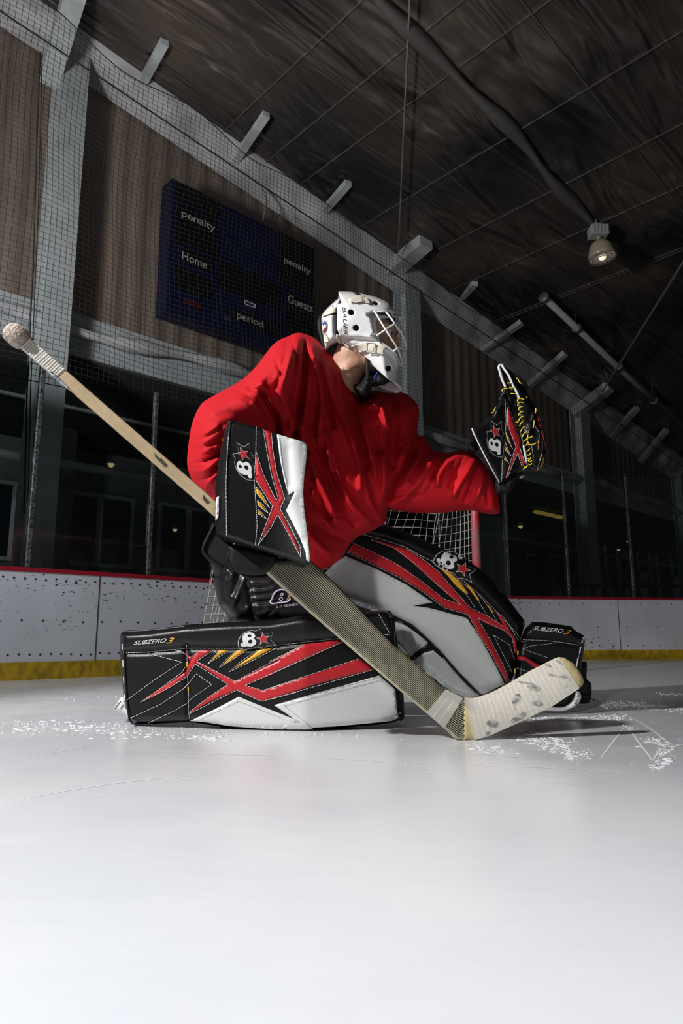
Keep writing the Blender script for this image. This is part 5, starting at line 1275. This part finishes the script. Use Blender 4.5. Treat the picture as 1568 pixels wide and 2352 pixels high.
# wires of the cage : px, py, depth
def Wc(s, r=.0030, nm='cage_wire'):
    v = [float(t) for t in s.replace(',', ' ').split()]; pts = [((700+v[i]/5.2267), (640+v[i+1]/5.2267), v[i+2]) for i in range(0, len(v), 3)]
    pts = catmull(pts, False, 6); MB().tube([W(x, y, Y) for x, y, Y in pts], r, 8).build(nm, K['cage'], cg, True)
class _c: pass
cg = MB().tube([W(700+x/5.2267, 640+y/5.2267, Y) for x, y, Y in catmull([(772,440,2.015),(790,540,2.008),(832,705,2.01),(880,740,2.01),(960,800,2.01),(1060,872,2.02),(1105,950,2.05),(1145,1033,2.10),(1150,1030,2.14)], False, 5)], .0030, 8).build('cage', K['cage'], mk, True)
Wc('770,405,2.02 850,398,2.01 960,392,2.01 1050,400,2.04 1100,412,2.08 1132,440,2.12')
Wc('835,385,2.005 900,500,1.995 1000,660,1.99 1110,835,2.01 1145,930,2.05 1160,985,2.09')
Wc('965,390,2.012 1030,470,2.0 1080,540,2.0 1180,690,2.04 1212,790,2.08 1200,860,2.10 1190,880,2.11 1150,1035,2.12')
Wc('825,710,2.008 890,665,2.0 960,618,1.99 1030,570,1.995 1082,543,2.0 1130,530,2.06 1142,545,2.12')
Wc('1060,878,2.015 1090,850,2.01 1130,832,2.02 1180,838,2.06 1200,860,2.1')
Wc('1132,440,2.12 1150,540,2.16 1190,660,2.15 1212,790,2.12', .0025)
Wc('1130,530,2.16 1138,620,2.19 1100,720,2.21 1040,800,2.22', .002)
Wc('1050,770,2.2 1100,850,2.18 1150,900,2.15 1180,850,2.12', .002)
MB().tube([W(*q, 2.10) for q in cn('1128,440 1142,500')], .006, 8).build('cage_clip', K['wht'], mk, True)
for s in ('740,430','800,680'):
    p = proj(MS, *cn(s)[0], .004); MB().sph(p, .0065, 12, 8).build('cage_screw', K['metal'], mk, True)
    MB().beam(p+Vector((0,-.002,0)), p+Vector((.014,-.001,.002)), .010, .004).build('cage_bracket', K['metal'], mk)
text_on('mask_lettering', 'BAUER', quad_fn(*cn('492,342 512,672 468,668 448,340'), MS, .0015), K['hole'], mk, shear=.25)
solid('chin_flare_inside', cn('1000,1212 1100,1262 1152,1318 1150,1362 1060,1374 960,1338 885,1282 960,1260'), lambda x, y: 2.13, .006, 4, mat('pinkish_white', (.62,.50,.52), .5), mk, step=5)
MB().tube([W(*q, 2.12) for q in cn('195,440 182,520 185,600 205,700 225,800 240,850')], [.006,.010,.010,.008,.006,.005], 8).build('back_strap_edge', K['blkm'], mk, True)

# ---------------------------------------------------------------- snow on the ice
mb = MB()
def flake(x, y, r):
    p = G(x, y); mb.sph(p+Vector((0,0,r*.2)), r, 6, 4, (1,1,.6))
def strew(line, n, sx, sy, r0, r1, seed):
    rd = random.Random(seed)
    for _ in range(n):
        x, y = along(line, rd.random()); flake(x+rd.gauss(0, sx), y+rd.gauss(0, sy), rd.uniform(r0*.5, r1*.8)*(.3+rd.random()**2))
strew([(0,1668),(120,1662),(230,1672),(400,1682)], 420, 60, 8, .0015, .004, 1)
strew([(250,1672),(420,1680),(700,1690),(860,1690)], 260, 40, 5, .0012, .0035, 2)
strew([(1370,1620),(1450,1618),(1568,1628)], 420, 10, 3.5, .002, .006, 3)
strew([(1220,1650),(1300,1655),(1420,1648)], 420, 16, 3, .002, .0055, 4)
strew([(1180,1690),(1300,1710),(1330,1740)], 300, 26, 8, .0015, .0035, 5)
strew([(1430,1668),(1500,1700),(1540,1740),(1500,1760)], 160, 8, 5, .0015, .004, 6)
strew([(1520,1595),(1568,1596)], 80, 14, 2, .002, .007, 7)
strew([(100,1600),(260,1606)], 60, 50, 4, .002, .004, 8)
def smear(line, n, s_, seed):
    rd = random.Random(seed)
    for _ in range(int(n*2.2)):
        x, y = along(line, rd.random()); p = G(x+rd.gauss(0, 12), y+rd.gauss(0, s_*1.3)); a = rd.uniform(-.6,.6); l_ = .0015+.012*rd.random()**3
        mb.sph(p, l_, 7, 4, (1, .25+rd.random()*.4, .12), Matrix.Rotation(a, 3, 'Z'))
smear([(1225,1655),(1320,1652),(1425,1646)], 130, 3, 11); smear([(1375,1617),(1470,1618),(1568,1630)], 150, 2.5, 12); smear([(1180,1688),(1260,1706),(1335,1742)], 160, 7, 13)
smear([(1490,1700),(1540,1715),(1515,1765)], 60, 5, 14); smear([(0,1676),(140,1668),(270,1680)], 120, 6, 15); smear([(300,1690),(520,1695)], 60, 4, 16); smear([(1090,1712),(1180,1730)], 40, 4, 17)
sn = mb.build('snow_shavings', M['snow'], smooth=True, origin=Vector((0,2,0))); props(sn, 'loose white snow shavings scattered on the ice round the pads and blade', 'snow', kind='stuff')
mb = MB(); rd = random.Random(5)
def scratch(a, b, w_=.0022, bend=0):
    P = [G(*a), G(*b)]; d = P[1]-P[0]; nn = Vector((-d.y, d.x, 0)).normalized(); k = 10; pts = []
    for i in range(k+1):
        t = i/k; pts.append(P[0]+d*t+nn*(bend*4*t*(1-t))+nn*rd.uniform(-.001,.001))
    for i in range(k):
        t0, t1 = w_*(.4+.6*math.sin(math.pi*i/k)), w_*(.4+.6*math.sin(math.pi*(i+1)/k)); b_ = Vector((0,0,.0006)); mb.add([pts[i]-nn*t0+b_, pts[i+1]-nn*t1+b_, pts[i+1]+nn*t1+b_, pts[i]+nn*t0+b_], [(0,1,2,3)])
for a, b, be in (((1380,1742),(1437,1665),0),((1437,1665),(1500,1750),0),((1500,1750),(1540,1712),.01),((1420,1635),(1545,1720),.02),((1390,1675),(1568,1682),0),((1150,1650),(1568,1648),.0),((0,1700),(420,1680),.03),((0,1760),(330,1690),.02),((0,1598),(270,1590),0),((0,1630),(275,1626),0),((1350,1562),(1568,1544),0),((1100,1760),(1568,1790),.03),((700,1740),(1100,1790),.05),((300,1720),(700,1735),-.03),((0,1850),(500,1780),.05),((900,1720),(1400,1760),.02)):
    scratch(a, b, .0016 if abs(a[0]-b[0]) > 200 else .0026, be)
for _ in range(40):
    x, y = rd.uniform(0,1568), 1600+abs(rd.gauss(0,110)); scratch((x,y), (x+rd.uniform(-160,160), y+rd.uniform(-14,14)), .0007, rd.uniform(-.02,.02))
sc_ = mb.build('skate_scratches', mat('scraped_ice', (.86,.88,.9), .7), smooth=False, origin=Vector((0,2,0))); props(sc_, 'fine white skate scratches cut into the ice around the goalie', 'scratches', kind='stuff')
